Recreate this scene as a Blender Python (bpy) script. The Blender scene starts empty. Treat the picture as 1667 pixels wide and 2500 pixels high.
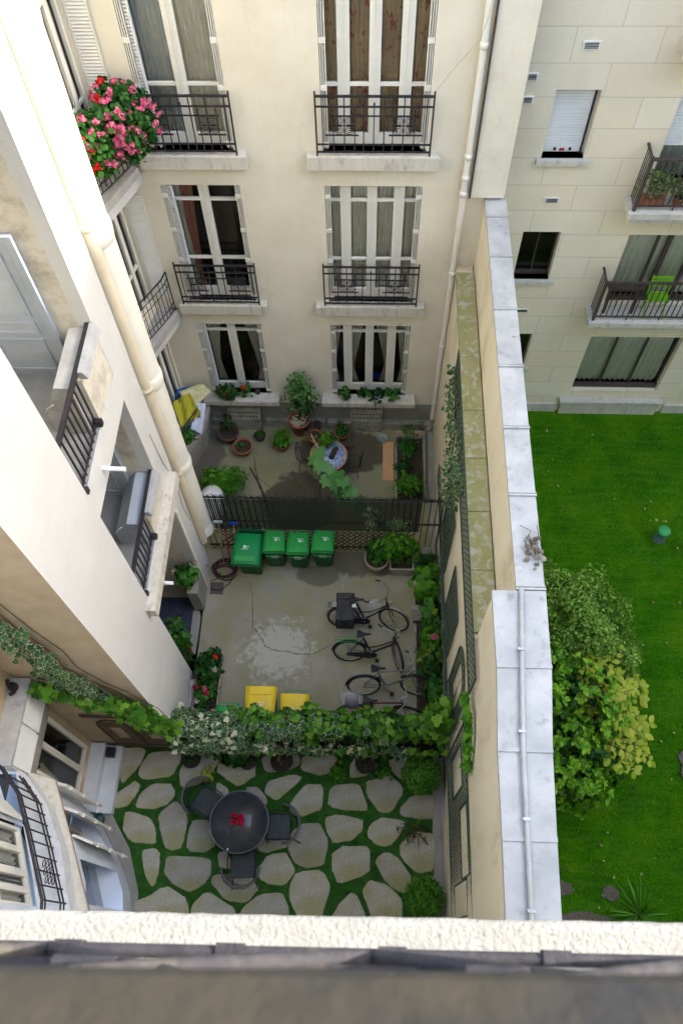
import bpy, math, random
import numpy as np
from mathutils import Vector, Matrix
sc = bpy.context.scene
R = math.radians
# ---------------------------------------------------------------- camera
cd = bpy.data.cameras.new('camera'); cam = bpy.data.objects.new('camera', cd); sc.collection.objects.link(cam)
rt, up, fw = Vector((0.99934376, 0.03171572, -0.01749736)), Vector((-0.01929614, 0.87494254, 0.48384214)), Vector((-0.03065459, 0.48318699, -0.87498036))
m = Matrix((rt, up, -fw)).transposed().to_4x4(); m.translation = Vector((0, 0, 15.7)); cam.matrix_world = m
cd.sensor_fit = 'HORIZONTAL'; cd.sensor_width = 24.0; cd.lens = 28.0; cd.clip_start = 0.02; cd.clip_end = 300
cd.dof.use_dof = True; cd.dof.focus_distance = 14.0; cd.dof.aperture_fstop = 6.3
sc.camera = cam
sc.render.resolution_x, sc.render.resolution_y = 682, 1024
# ---------------------------------------------------------------- sky and sun
SUN_AZ, SUN_EL = R(4.0), R(30)
w = bpy.data.worlds.new('World'); sc.world = w; w.use_nodes = True
nt = w.node_tree; sky = nt.nodes.new('ShaderNodeTexSky'); sky.sky_type = 'NISHITA'; sky.sun_disc = False
sky.sun_elevation = SUN_EL; sky.sun_rotation = R(90) - SUN_AZ; sky.air_density = 1.0; sky.dust_density = 3.0; sky.ozone_density = 1.0
bg = nt.nodes['Background']; bg.inputs['Strength'].default_value = 0.15; nt.links.new(sky.outputs[0], bg.inputs[0])
sl = bpy.data.lights.new('sun', 'SUN'); sl.energy = 2.0; sl.angle = R(1.0); sl.color = (1, .95, .86)
so = bpy.data.objects.new('sun', sl); sc.collection.objects.link(so)
sv = Vector((math.cos(SUN_AZ) * math.cos(SUN_EL), math.sin(SUN_AZ) * math.cos(SUN_EL), math.sin(SUN_EL)))
so.rotation_euler = sv.to_track_quat('Z', 'Y').to_euler(); so.location = (5, 0, 30)
sc.view_settings.view_transform = 'Standard'; sc.view_settings.look = 'None'; sc.view_settings.gamma = 1
sc.view_settings.exposure = 3.0
# ---------------------------------------------------------------- mesh helpers
rnd = random.Random(7); rng = np.random.default_rng(7)
def ident(u, v, z): return (u, v, z)
def frame(ox, oy, ux, uy):
    l = math.hypot(ux, uy); ux /= l; uy /= l
    return lambda u, v, z: (ox + ux * u - uy * v, oy + uy * u + ux * v, z)
class MB:
    def __init__(s, T=ident): s.v = []; s.f = []; s.sm = []; s.T = T
    def add(s, vs, fs, smooth=False):
        b = len(s.v); s.v += [s.T(*p) for p in vs]; s.f += [[b + i for i in f] for f in fs]; s.sm += [smooth] * len(fs); return s
    def box(s, x0, y0, z0, x1, y1, z1):
        if x1 < x0: x0, x1 = x1, x0
        if y1 < y0: y0, y1 = y1, y0
        if z1 < z0: z0, z1 = z1, z0
        vs = [(x, y, z) for z in (z0, z1) for y in (y0, y1) for x in (x0, x1)]
        return s.add(vs, [(0, 2, 3, 1), (4, 5, 7, 6), (0, 1, 5, 4), (2, 6, 7, 3), (0, 4, 6, 2), (1, 3, 7, 5)])
    def prism(s, pts, z0, z1):
        n = len(pts); a = sum(pts[i][0] * pts[(i + 1) % n][1] - pts[(i + 1) % n][0] * pts[i][1] for i in range(n))
        if a < 0: pts = pts[::-1]
        vs = [(p[0], p[1], z0) for p in pts] + [(p[0], p[1], z1) for p in pts]
        return s.add(vs, [tuple(range(n))[::-1], tuple(range(n, 2 * n))] + [(i, (i + 1) % n, n + (i + 1) % n, n + i) for i in range(n)])
    def loft(s, loops, cap0=True, cap1=True, smooth=True, closed=True):
        n = len(loops[0]); vs = [p for l in loops for p in l]; fs = []
        for k in range(len(loops) - 1):
            for i in range(n if closed else n - 1):
                j = (i + 1) % n; fs.append((k * n + i, k * n + j, (k + 1) * n + j, (k + 1) * n + i))
        s.add(vs, fs, smooth)
        if cap0: s.add(loops[0], [tuple(range(n))[::-1]])
        if cap1: s.add(loops[-1], [tuple(range(n))])
        return s
    def lathe(s, prof, c=(0, 0, 0), n=20, cap0=True, cap1=False, sq=1.0):
        lo = [[(c[0] + r * math.cos(2 * math.pi * i / n), c[1] + sq * r * math.sin(2 * math.pi * i / n), c[2] + z) for i in range(n)] for r, z in prof]
        return s.loft(lo, cap0, cap1)
    def tube(s, path, r, n=8, closed=False, caps=True):
        P = [Vector(p) for p in path]; N = len(P); rings = []; prev = None
        for i in range(N):
            a = P[(i - 1) % N] if (closed or i > 0) else P[i]; b = P[(i + 1) % N] if (closed or i < N - 1) else P[i]
            t = (b - a); t = t.normalized() if t.length > 1e-9 else Vector((0, 0, 1))
            if prev is None:
                u = t.orthogonal().normalized()
            else:
                u = prev - t * prev.dot(t); u = u.normalized() if u.length > 1e-6 else t.orthogonal().normalized()
            prev = u; v = t.cross(u); rr = r[i] if isinstance(r, (list, tuple)) else r
            rings.append([tuple(P[i] + (u * math.cos(2 * math.pi * k / n) + v * math.sin(2 * math.pi * k / n)) * rr) for k in range(n)])
        if closed: rings.append(rings[0]); s.loft(rings, False, False)
        else: s.loft(rings, caps, caps)
        return s
    def ring(s, c, rad, r, axis='z', n=24, m=6, a0=0, a1=2 * math.pi):
        full = abs(a1 - a0 - 2 * math.pi) < 1e-6; k = n if full else n + 1; path = []
        for i in range(k):
            a = a0 + (a1 - a0) * i / n; x, y = rad * math.cos(a), rad * math.sin(a)
            path.append((c[0] + x, c[1] + y, c[2]) if axis == 'z' else ((c[0] + x, c[1], c[2] + y) if axis == 'y' else (c[0], c[1] + x, c[2] + y)))
        return s.tube(path, r, m, closed=full)
    def facade(s, u0, u1, z0, z1, ops, depth=.25, v=0.0):
        us = sorted({u0, u1} | {o[0] for o in ops} | {o[1] for o in ops}); zs = sorted({z0, z1} | {o[2] for o in ops} | {o[3] for o in ops})
        us = [x for x in us if u0 <= x <= u1]; zs = [x for x in zs if z0 <= x <= z1]
        for a, b in zip(us, us[1:]):
            for c, d in zip(zs, zs[1:]):
                mu, mz = (a + b) / 2, (c + d) / 2
                if any(o[0] < mu < o[1] and o[2] < mz < o[3] for o in ops): continue
                s.add([(a, v, c), (b, v, c), (b, v, d), (a, v, d)], [(0, 1, 2, 3)])
        for o in ops:
            a, b, c, d = o[:4]; e = v + (o[4] if len(o) > 4 else depth)
            s.add([(a, v, c), (b, v, c), (b, v, d), (a, v, d), (a, e, c), (b, e, c), (b, e, d), (a, e, d)],
                  [(0, 4, 5, 1), (2, 6, 7, 3), (0, 3, 7, 4), (1, 5, 6, 2)])
        return s
    def build(s, name, mat, parent=None, smooth=None):
        me = bpy.data.meshes.new(name); L = Vector((0, 0, 0)); r = parent
        while r is not None: L += Vector(r.location); r = r.parent
        me.from_pydata([(p[0] - L[0], p[1] - L[1], p[2] - L[2]) for p in s.v], [], s.f)
        me.polygons.foreach_set('use_smooth', s.sm if smooth is None else [smooth] * len(s.f)); me.materials.append(mat); me.update()
        o = bpy.data.objects.new(name, me); sc.collection.objects.link(o); o.parent = parent
        return o
def top(mb, name, mat, loc, label=None, cat=None, group=None, kind=None, smooth=None):
    o = mb.build(name, mat, None, smooth); o.data.transform(Matrix.Translation(-Vector(loc))); o.location = loc
    return tag(o, label, cat, group, kind)
def tag(o, label=None, cat=None, group=None, kind=None):
    for k, v in (('label', label), ('category', cat), ('group', group), ('kind', kind)):
        if v: o[k] = v
    return o
def thing(name, label, cat, loc=(0, 0, 0), rz=0, group=None):
    o = bpy.data.objects.new(name, None); sc.collection.objects.link(o); o.location = loc; o.rotation_euler = (0, 0, rz)
    o.empty_display_size = .1
    return tag(o, label, cat, group)
def copy_tree(o, parent=None):
    c = o.copy(); sc.collection.objects.link(c); c.parent = parent
    for ch in list(o.children): copy_tree(ch, c)
    return c
def rrect(w, d, r, z, cx=0, cy=0, n=3):
    out = []
    for sx, sy, a0 in ((1, 1, 0), (-1, 1, 90), (-1, -1, 180), (1, -1, 270)):
        for i in range(n + 1):
            a = R(a0 + 90 * i / n); out.append((cx + sx * (w / 2 - r) + r * math.cos(a), cy + sy * (d / 2 - r) + r * math.sin(a), z))
    return out
# ---------------------------------------------------------------- materials
def nodes(name):
    m = bpy.data.materials.new(name); m.use_nodes = True; return m, m.node_tree, m.node_tree.nodes['Principled BSDF']
def ramp(nt, fac, stops, interp='LINEAR'):
    r = nt.nodes.new('ShaderNodeValToRGB'); r.color_ramp.interpolation = interp; e = r.color_ramp.elements
    while len(e) < len(stops): e.new(.5)
    for k, (p, c) in enumerate(stops): e[k].position = p; e[k].color = (*c, 1) if len(c) == 3 else c
    nt.links.new(fac, r.inputs[0]); return r.outputs[0]
def noise(nt, vec, scale, detail=5, rough=.6, dist=0):
    n = nt.nodes.new('ShaderNodeTexNoise'); n.inputs['Scale'].default_value = scale; n.inputs['Detail'].default_value = detail
    n.inputs['Roughness'].default_value = rough; n.inputs['Distortion'].default_value = dist
    if vec is not None: nt.links.new(vec, n.inputs['Vector'])
    return n.outputs[0]
def mix(nt, fac, a, b, mode='MIX'):
    n = nt.nodes.new('ShaderNodeMix'); n.data_type = 'RGBA'; n.blend_type = mode
    for i, x in ((0, fac), (6, a), (7, b)):
        if isinstance(x, (int, float)): n.inputs[i].default_value = x
        elif isinstance(x, tuple): n.inputs[i].default_value = (*x, 1)
        else: nt.links.new(x, n.inputs[i])
    return n.outputs[2]
def coord(nt, sx=1, sy=1, sz=1, which='Object'):
    t = nt.nodes.new('ShaderNodeTexCoord'); mp = nt.nodes.new('ShaderNodeMapping'); mp.inputs['Scale'].default_value = (sx, sy, sz)
    nt.links.new(t.outputs[which], mp.inputs[0]); return mp.outputs[0]
def bump(nt, b, h, strength, dist=.01):
    n = nt.nodes.new('ShaderNodeBump'); n.inputs['Strength'].default_value = strength; n.inputs['Distance'].default_value = dist
    nt.links.new(h, n.inputs['Height']); nt.links.new(n.outputs[0], b.inputs['Normal'])
def mat(name, c1, c2=None, scale=4, rough=.8, bmp=0, bscale=60, metal=0, lo=.35, hi=.65, stain=None, sscale=1.2, slo=.5, shi=.7, st=(1, 1, 1), spec=.3, bdist=.01, streak=None):
    m, nt, b = nodes(name); b.inputs['Roughness'].default_value = rough; b.inputs['Metallic'].default_value = metal
    b.inputs['Specular IOR Level'].default_value = spec
    v = coord(nt, *st); c2 = c2 or tuple(x * .85 for x in c1)
    col = ramp(nt, noise(nt, v, scale), [(lo, c1), (hi, c2)])
    if stain: col = mix(nt, ramp(nt, noise(nt, v, sscale, 7, .7), [(slo, (0, 0, 0)), (shi, (1, 1, 1))]), col, stain)
    if streak:
        sv_ = coord(nt, 5, 5, .35); col = mix(nt, ramp(nt, noise(nt, sv_, 2.2, 6, .65), [(.55, (0, 0, 0)), (.85, (.42, .42, .42))]), col, streak)
        col = mix(nt, ramp(nt, noise(nt, coord(nt), 160, 2), [(.3, (.35, .35, .35)), (.5, (0, 0, 0))]), col, tuple(x * .7 for x in c2))
    nt.links.new(col, b.inputs['Base Color'])
    if bmp: bump(nt, b, noise(nt, coord(nt), bscale, 4), bmp, bdist)
    return m
def leafmat(name, cols, rim=None, rough=.45, trans=.25, rimlo=.55, rimhi=.8):
    m, nt, b = nodes(name); g = nt.nodes.new('ShaderNodeNewGeometry'); n = len(cols)
    col = ramp(nt, g.outputs['Random Per Island'], [(i / max(1, n - 1), c) for i, c in enumerate(cols)])
    if rim:
        a = nt.nodes.new('ShaderNodeAttribute'); a.attribute_name = 'rim'
        add = nt.nodes.new('ShaderNodeMath'); add.operation = 'ADD'; nt.links.new(a.outputs['Fac'], add.inputs[0])
        sub = nt.nodes.new('ShaderNodeMath'); sub.operation = 'MULTIPLY_ADD'; sub.inputs[1].default_value = .5; sub.inputs[2].default_value = -.25
        nt.links.new(noise(nt, coord(nt), 30, 2), sub.inputs[0]); nt.links.new(sub.outputs[0], add.inputs[1])
        col = mix(nt, ramp(nt, add.outputs[0], [(rimlo, (0, 0, 0)), (rimhi, (1, 1, 1))]), col, rim)
    nt.links.new(col, b.inputs['Base Color']); b.inputs['Roughness'].default_value = rough; b.inputs['Specular IOR Level'].default_value = .2
    t = nt.nodes.new('ShaderNodeBsdfTranslucent'); nt.links.new(col, t.inputs[0]); ms = nt.nodes.new('ShaderNodeMixShader')
    ms.inputs[0].default_value = trans; nt.links.new(b.outputs[0], ms.inputs[1]); nt.links.new(t.outputs[0], ms.inputs[2])
    nt.links.new(ms.outputs[0], nt.nodes['Material Output'].inputs[0]); return m
LS = {
 'oval': ([(0, 0), (.25, .22), (.33, .52), (.2, .82), (0, 1), (-.2, .82), (-.33, .52), (-.25, .22)], .5, .1),
 'round': ([(0, 0), (.42, .08), (.52, .45), (.36, .85), (0, .98), (-.36, .85), (-.52, .45), (-.42, .08)], .45, .12),
 'ivy': ([(0, 0), (.3, -.12), (.5, .18), (.32, .42), (.42, .72), (.15, .72), (0, 1.05), (-.15, .72), (-.42, .72), (-.32, .42), (-.5, .18), (-.3, -.12)], .4, .06),
 'tiny': ([(0, 0), (.35, .45), (0, 1), (-.35, .45)], .5, .08),
 'blade': ([(-.04, 0), (.04, 0), (.05, .5), (0, 1), (-.05, .5)], .4, .02),
 'thin': ([(0, 0), (.11, .4), (0, 1), (-.11, .4)], .5, .02)}
def leaves(name, pts, mat, parent=None, size=.06, kind='oval', nrm=None, tip=None, svar=.35, tilt=.6, droop=0.0):
    """a mass of separate leaf faces; pts Nx3 world, nrm outward normals, tip preferred pointing direction"""
    pts = np.asarray(pts, float); N = len(pts); ol, cy, cz = LS[kind]
    n = np.tile([0, 0, 1.], (N, 1)) if nrm is None else np.asarray(nrm, float)
    n = n + rng.normal(0, tilt, (N, 3)); n /= np.linalg.norm(n, axis=1)[:, None] + 1e-9
    t = rng.normal(0, 1, (N, 3)) if tip is None else np.asarray(tip, float) + rng.normal(0, .45, (N, 3))
    t[:, 2] -= droop; t -= n * np.sum(n * t, 1)[:, None]; t /= np.linalg.norm(t, axis=1)[:, None] + 1e-9
    b = np.cross(n, t); sz = size * (1 + svar * (rng.random(N) * 2 - 1))
    loc = np.array([(x, y, 0) for x, y in ol] + [(0, cy, cz)]); K = len(loc)
    V = pts[:, None, :] + sz[:, None, None] * (loc[None, :, 0, None] * b[:, None, :] + loc[None, :, 1, None] * t[:, None, :] + loc[None, :, 2, None] * n[:, None, :])
    L = Vector((0, 0, 0)); r = parent
    while r is not None: L += Vector(r.location); r = r.parent
    V = V.reshape(-1, 3) - np.array(L)
    base = np.array([(i, (i + 1) % (K - 1), K - 1) for i in range(K - 1)]); F = (base[None] + (np.arange(N) * K)[:, None, None]).reshape(-1, 3)
    me = bpy.data.meshes.new(name); me.vertices.add(len(V)); me.vertices.foreach_set('co', V.ravel())
    me.loops.add(F.size); me.loops.foreach_set('vertex_index', F.ravel().astype(np.int32))
    me.polygons.add(len(F)); me.polygons.foreach_set('loop_start', (np.arange(len(F)) * 3).astype(np.int32)); me.polygons.foreach_set('loop_total', np.full(len(F), 3, np.int32))
    me.update(calc_edges=True)
    at = me.attributes.new('rim', 'FLOAT', 'POINT'); at.data.foreach_set('value', np.tile([1.] * (K - 1) + [0.], N))
    me.materials.append(mat); o = bpy.data.objects.new(name, me); sc.collection.objects.link(o); o.parent = parent; return o
def rosettes(name, P, Nn, mat, parent, k=6, size=.1, spread=.7, kind='oval'):
    P = np.asarray(P); Nn = np.asarray(Nn) + rng.normal(0, .25, P.shape); Nn /= np.linalg.norm(Nn, axis=1)[:, None]
    a = np.cross(Nn, [0.3, .2, .9]); a /= np.linalg.norm(a, axis=1)[:, None]; b = np.cross(Nn, a); ps, ns, ts = [], [], []
    for i in range(k):
        th = 2 * math.pi * i / k + rng.random(len(P)) * .8; rad = a * np.cos(th)[:, None] + b * np.sin(th)[:, None]
        ts.append(rad * spread + Nn * .5); ns.append(Nn - rad * .35); ps.append(P + Nn * rng.random((len(P), 1)) * .02)
    return leaves(name, np.concatenate(ps), mat, parent, size, kind, np.concatenate(ns), tip=np.concatenate(ts) * 3, tilt=.18, svar=.3)
def ball(c, rad, n, shell=.55, lump=.18, zmin=-1.0, seed=0):
    """points through an uneven rounded crown; returns points and outward normals"""
    d = rng.normal(0, 1, (n * 2, 3)); d /= np.linalg.norm(d, axis=1)[:, None]; d = d[d[:, 2] > zmin][:n]
    ph = seed * 1.7; k = 1 + lump * (np.sin(4 * d[:, 0] + ph) * np.cos(3.3 * d[:, 1] + 2 * ph) + np.sin(5 * d[:, 2] + 3 * d[:, 0] + ph)) * .7
    r = k * (shell + (1 - shell) * rng.random(len(d)) ** .6)
    return np.array(c) + d * r[:, None] * np.array(rad), d
# ---------------------------------------------------------------- shared materials
CREAM = mat('cream_render', (.76, .71, .575), (.7, .64, .5), 1.3, .9, .45, 70, stain=(.48, .42, .31), sscale=.5, slo=.56, shi=.85, streak=(.55, .49, .37))
WHITE = mat('white_render', (.6, .6, .58), (.56, .555, .535), 1.5, .9, .6, 110, stain=(.47, .46, .42), sscale=.8, slo=.6, shi=.9, streak=(.5, .49, .44))
WALLY = mat('yellow_render', (.78, .72, .56), (.72, .65, .48), 1.8, .92, .3, 70, streak=(.5, .42, .27), stain=(.38, .29, .15), sscale=.9, slo=.55, shi=.8, st=(1, 1, .35))
TAN = mat('tan_render', (.5, .4, .27), (.42, .33, .22), 2.5, .95, .6, 120, stain=(.3, .23, .15), sscale=1.2, slo=.6, shi=.85)
GREYW = mat('grey_plinth', (.3, .29, .26), (.24, .23, .2), 3, .9, .4, 60)
STONE = mat('sill_stone', (.58, .55, .47), (.5, .47, .4), 5, .9, .4, 50, stain=(.25, .24, .21), sscale=5, slo=.55, shi=.75, st=(2, 2, .5))
DSTONE = mat('old_stone', (.36, .34, .28), (.26, .25, .2), 6, .95, .6, 40, stain=(.12, .12, .09), sscale=4, slo=.5, shi=.7)
PAINT = mat('cream_paint', (.76, .74, .66), (.72, .695, .61), 3, .5, .05, 30)
PAINTW = mat('white_paint', (.75, .76, .75), (.68, .69, .68), 3, .5, .05, 30)
BLUEG = mat('blue_grey_paint', (.33, .37, .42), (.28, .32, .37), 3, .45, .08, 20)
IRON = mat('black_iron', (.022, .02, .026), (.04, .035, .035), 12, .5, .15, 80, metal=.2)
BROWNM = mat('brown_metal', (.06, .045, .04), (.09, .07, .06), 9, .5, .1, 50, metal=.2)
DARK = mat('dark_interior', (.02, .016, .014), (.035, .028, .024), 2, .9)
ZINC = mat('zinc', (.46, .465, .46), (.35, .36, .36), 2.6, .6, .2, 9, metal=.2, stain=(.17, .165, .15), sscale=5, slo=.56, shi=.8)
TERRA = mat('terracotta', (.36, .13, .06), (.26, .1, .05), 8, .85, .3, 40, stain=(.3, .2, .14), sscale=9, slo=.6, shi=.75)
SOIL = mat('soil', (.035, .024, .016), (.07, .05, .035), 30, 1, 1, 60, bdist=.02)
BARK = mat('bark', (.1, .07, .045), (.05, .035, .025), 14, .95, .8, 50)
GREENP = mat('green_plastic', (.004, .25, .06), (.004, .2, .05), 3, .38, .06, 90, stain=(.05, .12, .05), sscale=7, slo=.58, shi=.8)
LGREENP = mat('light_green_plastic', (.03, .34, .06), (.02, .28, .055), 3, .42, .06, 90, stain=(.05, .12, .05), sscale=7, slo=.58, shi=.8)
DGREENP = mat('dark_green_plastic', (.006, .1, .03), (.004, .075, .025), 3, .5, .06, 90, stain=(.05, .12, .05), sscale=7, slo=.58, shi=.8)
YELLOWP = mat('yellow_plastic', (.78, .56, .02), (.7, .48, .02), 3, .42, .05, 60)
LABEL = mat('pale_sticker', (.42, .42, .34), (.3, .3, .24), 60, .6)
MARKW = mat('white_print', (.75, .8, .75), (.6, .7, .62), 90, .6)
CABLE = mat('cable_paint', (.5, .43, .28), (.42, .35, .24), 9, .6)
BLACKP = mat('black_plastic', (.015, .015, .018), (.03, .03, .03), 20, .45, .1, 60)
CHROME = mat('dull_chrome', (.5, .5, .48), (.35, .34, .32), 12, .35, .05, 50, metal=.8)
FROND = leafmat('leaf_mid', [(.02, .1, .012), (.045, .17, .02), (.07, .22, .03)])
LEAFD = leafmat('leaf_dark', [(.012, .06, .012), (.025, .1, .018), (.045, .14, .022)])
LEAFB = leafmat('leaf_bright', [(.04, .16, .01), (.08, .26, .015), (.15, .36, .03)], trans=.3)
LEAFY = leafmat('leaf_yellow', [(.25, .36, .02), (.4, .48, .04), (.5, .5, .06)], trans=.3)
LEAFG = leafmat('leaf_grey_green', [(.05, .14, .035), (.09, .22, .05), (.15, .3, .08)])
VARI = leafmat('leaf_variegated', [(.015, .06, .02), (.035, .1, .03), (.06, .15, .05), (.02, .08, .03)], rim=(.62, .62, .4), rimlo=.85, rimhi=1.1)
PALEIVY = leafmat('leaf_cream', [(.5, .52, .3), (.62, .63, .42), (.3, .38, .17)])
VINE = leafmat('leaf_vine', [(.02, .08, .008), (.05, .16, .012), (.1, .27, .02), (.2, .4, .04)], trans=.3)
PINK = leafmat('petal_pink', [(.55, .08, .18), (.7, .16, .28), (.75, .3, .38)], trans=.3)
RED = leafmat('petal_red', [(.6, .01, .015), (.75, .03, .02), (.7, .06, .03)], trans=.3)
CRIM = leafmat('petal_crimson', [(.5, .005, .04), (.65, .02, .08)], trans=.3)
PALEF = leafmat('petal_pale', [(.5, .5, .3), (.6, .45, .35), (.65, .62, .5)])
def clothmat(name, c, c2=None, sc_=6, rough=.9, pat=None):
    m, nt, b = nodes(name); b.inputs['Roughness'].default_value = rough
    v = coord(nt, 1, 1, 1); col = ramp(nt, noise(nt, v, sc_), [(.3, c), (.7, c2 or tuple(x * .8 for x in c))])
    if pat: col = mix(nt, ramp(nt, noise(nt, v, 9, 1), [(.6, (0, 0, 0)), (.66, (1, 1, 1))]), col, pat)
    nt.links.new(col, b.inputs['Base Color']); bump(nt, b, noise(nt, coord(nt), 120, 2), .15); return m
SHEER = clothmat('sheer_curtain', (.82, .81, .72)); GREIGE = clothmat('greige_curtain', (.66, .63, .55), (.78, .76, .68))
BROWNC = clothmat('brown_curtain', (.42, .31, .19), (.52, .4, .26), 3, pat=(.38, .12, .08)); PINKC = clothmat('pink_curtain', (.5, .2, .17))
BLUEC = clothmat('bluish_curtain', (.45, .52, .6), (.62, .63, .6)); GREENC = clothmat('green_grey_curtain', (.76, .8, .74), (.86, .88, .84))
def glassmat():
    m, nt, b = nodes('window_glass'); nt.nodes.remove(b); tr = nt.nodes.new('ShaderNodeBsdfTransparent'); gl = nt.nodes.new('ShaderNodeBsdfGlossy')
    gl.inputs['Roughness'].default_value = .02; tr.inputs[0].default_value = (.94, .96, .95, 1); fr = nt.nodes.new('ShaderNodeFresnel'); fr.inputs[0].default_value = 1.5
    ms = nt.nodes.new('ShaderNodeMixShader'); nt.links.new(fr.outputs[0], ms.inputs[0]); nt.links.new(tr.outputs[0], ms.inputs[1]); nt.links.new(gl.outputs[0], ms.inputs[2])
    nt.links.new(ms.outputs[0], nt.nodes['Material Output'].inputs[0]); return m
GLASS = glassmat()
def blockmat():
    m, nt, b = nodes('limestone_blocks'); b.inputs['Roughness'].default_value = .9
    t = nt.nodes.new('ShaderNodeTexCoord'); sx = nt.nodes.new('ShaderNodeSeparateXYZ'); cb = nt.nodes.new('ShaderNodeCombineXYZ')
    nt.links.new(t.outputs['Object'], sx.inputs[0]); nt.links.new(sx.outputs[0], cb.inputs[0]); nt.links.new(sx.outputs[2], cb.inputs[1])
    br = nt.nodes.new('ShaderNodeTexBrick'); nt.links.new(cb.outputs[0], br.inputs['Vector'])
    for k, v in (('Scale', 1.0), ('Mortar Size', .006), ('Mortar Smooth', .3), ('Bias', 0), ('Brick Width', 1.25), ('Row Height', .535)): br.inputs[k].default_value = v
    br.inputs['Color1'].default_value = (.8, .7, .51, 1); br.inputs['Color2'].default_value = (.84, .76, .59, 1); br.inputs['Mortar'].default_value = (.45, .4, .3, 1)
    v = coord(nt); col = mix(nt, ramp(nt, noise(nt, v, .5, 6), [(.35, (0, 0, 0)), (.75, (.7, .7, .7))]), br.outputs[0], (.6, .54, .41))
    col = mix(nt, ramp(nt, noise(nt, v, 26, 6), [(.3, (.16, .16, .16)), (.55, (0, 0, 0))]), col, (.45, .38, .26))
    nt.links.new(col, b.inputs['Base Color']); bump(nt, b, noise(nt, v, 35, 5), .25); return m
BLOCK = blockmat()
def groundmat(name, base, base2, green, crack=True, damp=None, pale=None):
    m, nt, b = nodes(name); b.inputs['Roughness'].default_value = .85; b.inputs['Specular IOR Level'].default_value = .15; v = coord(nt)
    col = ramp(nt, noise(nt, v, 1.6, 6), [(.3, base), (.7, base2)])
    col = mix(nt, ramp(nt, noise(nt, v, .9, 7, .65), [(.42, (0, 0, 0)), (.68, (.85, .85, .85))]), col, green)
    col = mix(nt, ramp(nt, noise(nt, v, 55, 4), [(.3, (.6, .6, .6)), (.55, (0, 0, 0))]), col, tuple(x * .55 for x in base))
    def blob(c, r, soft, colr, col, nz=.5, nsc=3.0, amt=1.0):
        mp = nt.nodes.new('ShaderNodeMapping'); mp.vector_type = 'POINT'; mp.inputs['Location'].default_value = (-c[0] / r[0], -c[1] / r[1], 0); mp.inputs['Scale'].default_value = (1 / r[0], 1 / r[1], 0)
        nt.links.new(v, mp.inputs[0]); ln = nt.nodes.new('ShaderNodeVectorMath'); ln.operation = 'LENGTH'; nt.links.new(mp.outputs[0], ln.inputs[0])
        ad = nt.nodes.new('ShaderNodeMath'); ad.operation = 'MULTIPLY_ADD'; ad.inputs[1].default_value = nz; nt.links.new(noise(nt, v, nsc, 8, .7), ad.inputs[0]); nt.links.new(ln.outputs['Value'], ad.inputs[2])
        return mix(nt, bl2(ad.outputs[0], 1 + nz * .47, soft, amt), col, colr)
    def bl2(x, k, soft, amt):
        mr = nt.nodes.new('ShaderNodeMapRange'); mr.inputs[1].default_value = k - soft; mr.inputs[2].default_value = k; mr.inputs[3].default_value = amt; mr.inputs[4].default_value = 0
        nt.links.new(x, mr.inputs[0]); return mr.outputs[0]
    for c, r, colr in (pale or []): col = blob(c, r, .35, colr, col, 2.8, 6.5, .75)
    for c, r, colr in (damp or []): col = blob(c, r, .12, colr, col, .9, 2.4, .85)
    if crack:
        vo = nt.nodes.new('ShaderNodeTexVoronoi'); vo.feature = 'DISTANCE_TO_EDGE'; vo.inputs['Scale'].default_value = .5
        vm = nt.nodes.new('ShaderNodeVectorMath'); vm.operation = 'ADD'; nn = nt.nodes.new('ShaderNodeTexNoise'); nn.inputs['Scale'].default_value = 2.5; nn.inputs['Detail'].default_value = 6
        nt.links.new(v, nn.inputs['Vector']); nt.links.new(v, vm.inputs[0]); nt.links.new(nn.outputs[1], vm.inputs[1]); nt.links.new(vm.outputs[0], vo.inputs['Vector'])
        col = mix(nt, ramp(nt, vo.outputs[0], [(0, (.8, .8, .8)), (.006, (0, 0, 0))]), col, (.07, .06, .045))
    nt.links.new(col, b.inputs['Base Color']); bump(nt, b, noise(nt, v, 45, 6), .5); return m
CONC = groundmat('courtyard_concrete', (.31, .28, .21), (.4, .36, .275), (.3, .28, .1), False,
    damp=[((.0, 7.65), (1.25, .6), (.12, .1, .07)), ((-1.0, 7.1), (.5, .28), (.15, .135, .09))], pale=[((-1.75, 5.4), (.8, .75), (.52, .5, .42))])
GARD = groundmat('garden_concrete', (.25, .235, .15), (.33, .31, .19), (.2, .2, .06), False,
    damp=[((-.55, 10.3), (1.15, .65), (.075, .06, .04)), ((-1.5, 8.9), (.95, .85), (.07, .058, .04)), ((-3.9, 10.2), (.6, .9), (.1, .09, .075))])
def tagS(o): return tag(o, kind='structure')
# ---------------------------------------------------------------- ground sheets
o = MB().add([(-60, -60, -.06), (60, -60, -.06), (60, 60, -.06), (-60, 60, -.06)], [(0, 1, 2, 3)]).build('ground', SOIL); tagS(o)
o = MB().add([(-7, 3.36, 0), (1.6, 3.36, 0), (1.6, 7.68, 0), (-7, 7.68, 0)], [(0, 1, 2, 3)]).build('courtyard_floor', CONC); tagS(o)
o = MB().add([(-6, 7.68, 0), (1.6, 7.68, 0), (1.6, 11.1, 0), (-6, 11.1, 0)], [(0, 1, 2, 3)]).build('garden_floor', GARD); tagS(o)
m, nt, b = nodes('lawn_grass'); v = coord(nt); b.inputs['Roughness'].default_value = .9; b.inputs['Specular IOR Level'].default_value = .05
col = ramp(nt, noise(nt, v, 1.1, 8, .65), [(.3, (.025, .13, .001)), (.5, (.06, .23, .001)), (.72, (.14, .31, .002))])
col = mix(nt, ramp(nt, noise(nt, v, 32, 6, .7), [(.3, (.9, .9, .9)), (.6, (0, 0, 0))]), col, (.01, .06, .003))
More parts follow.
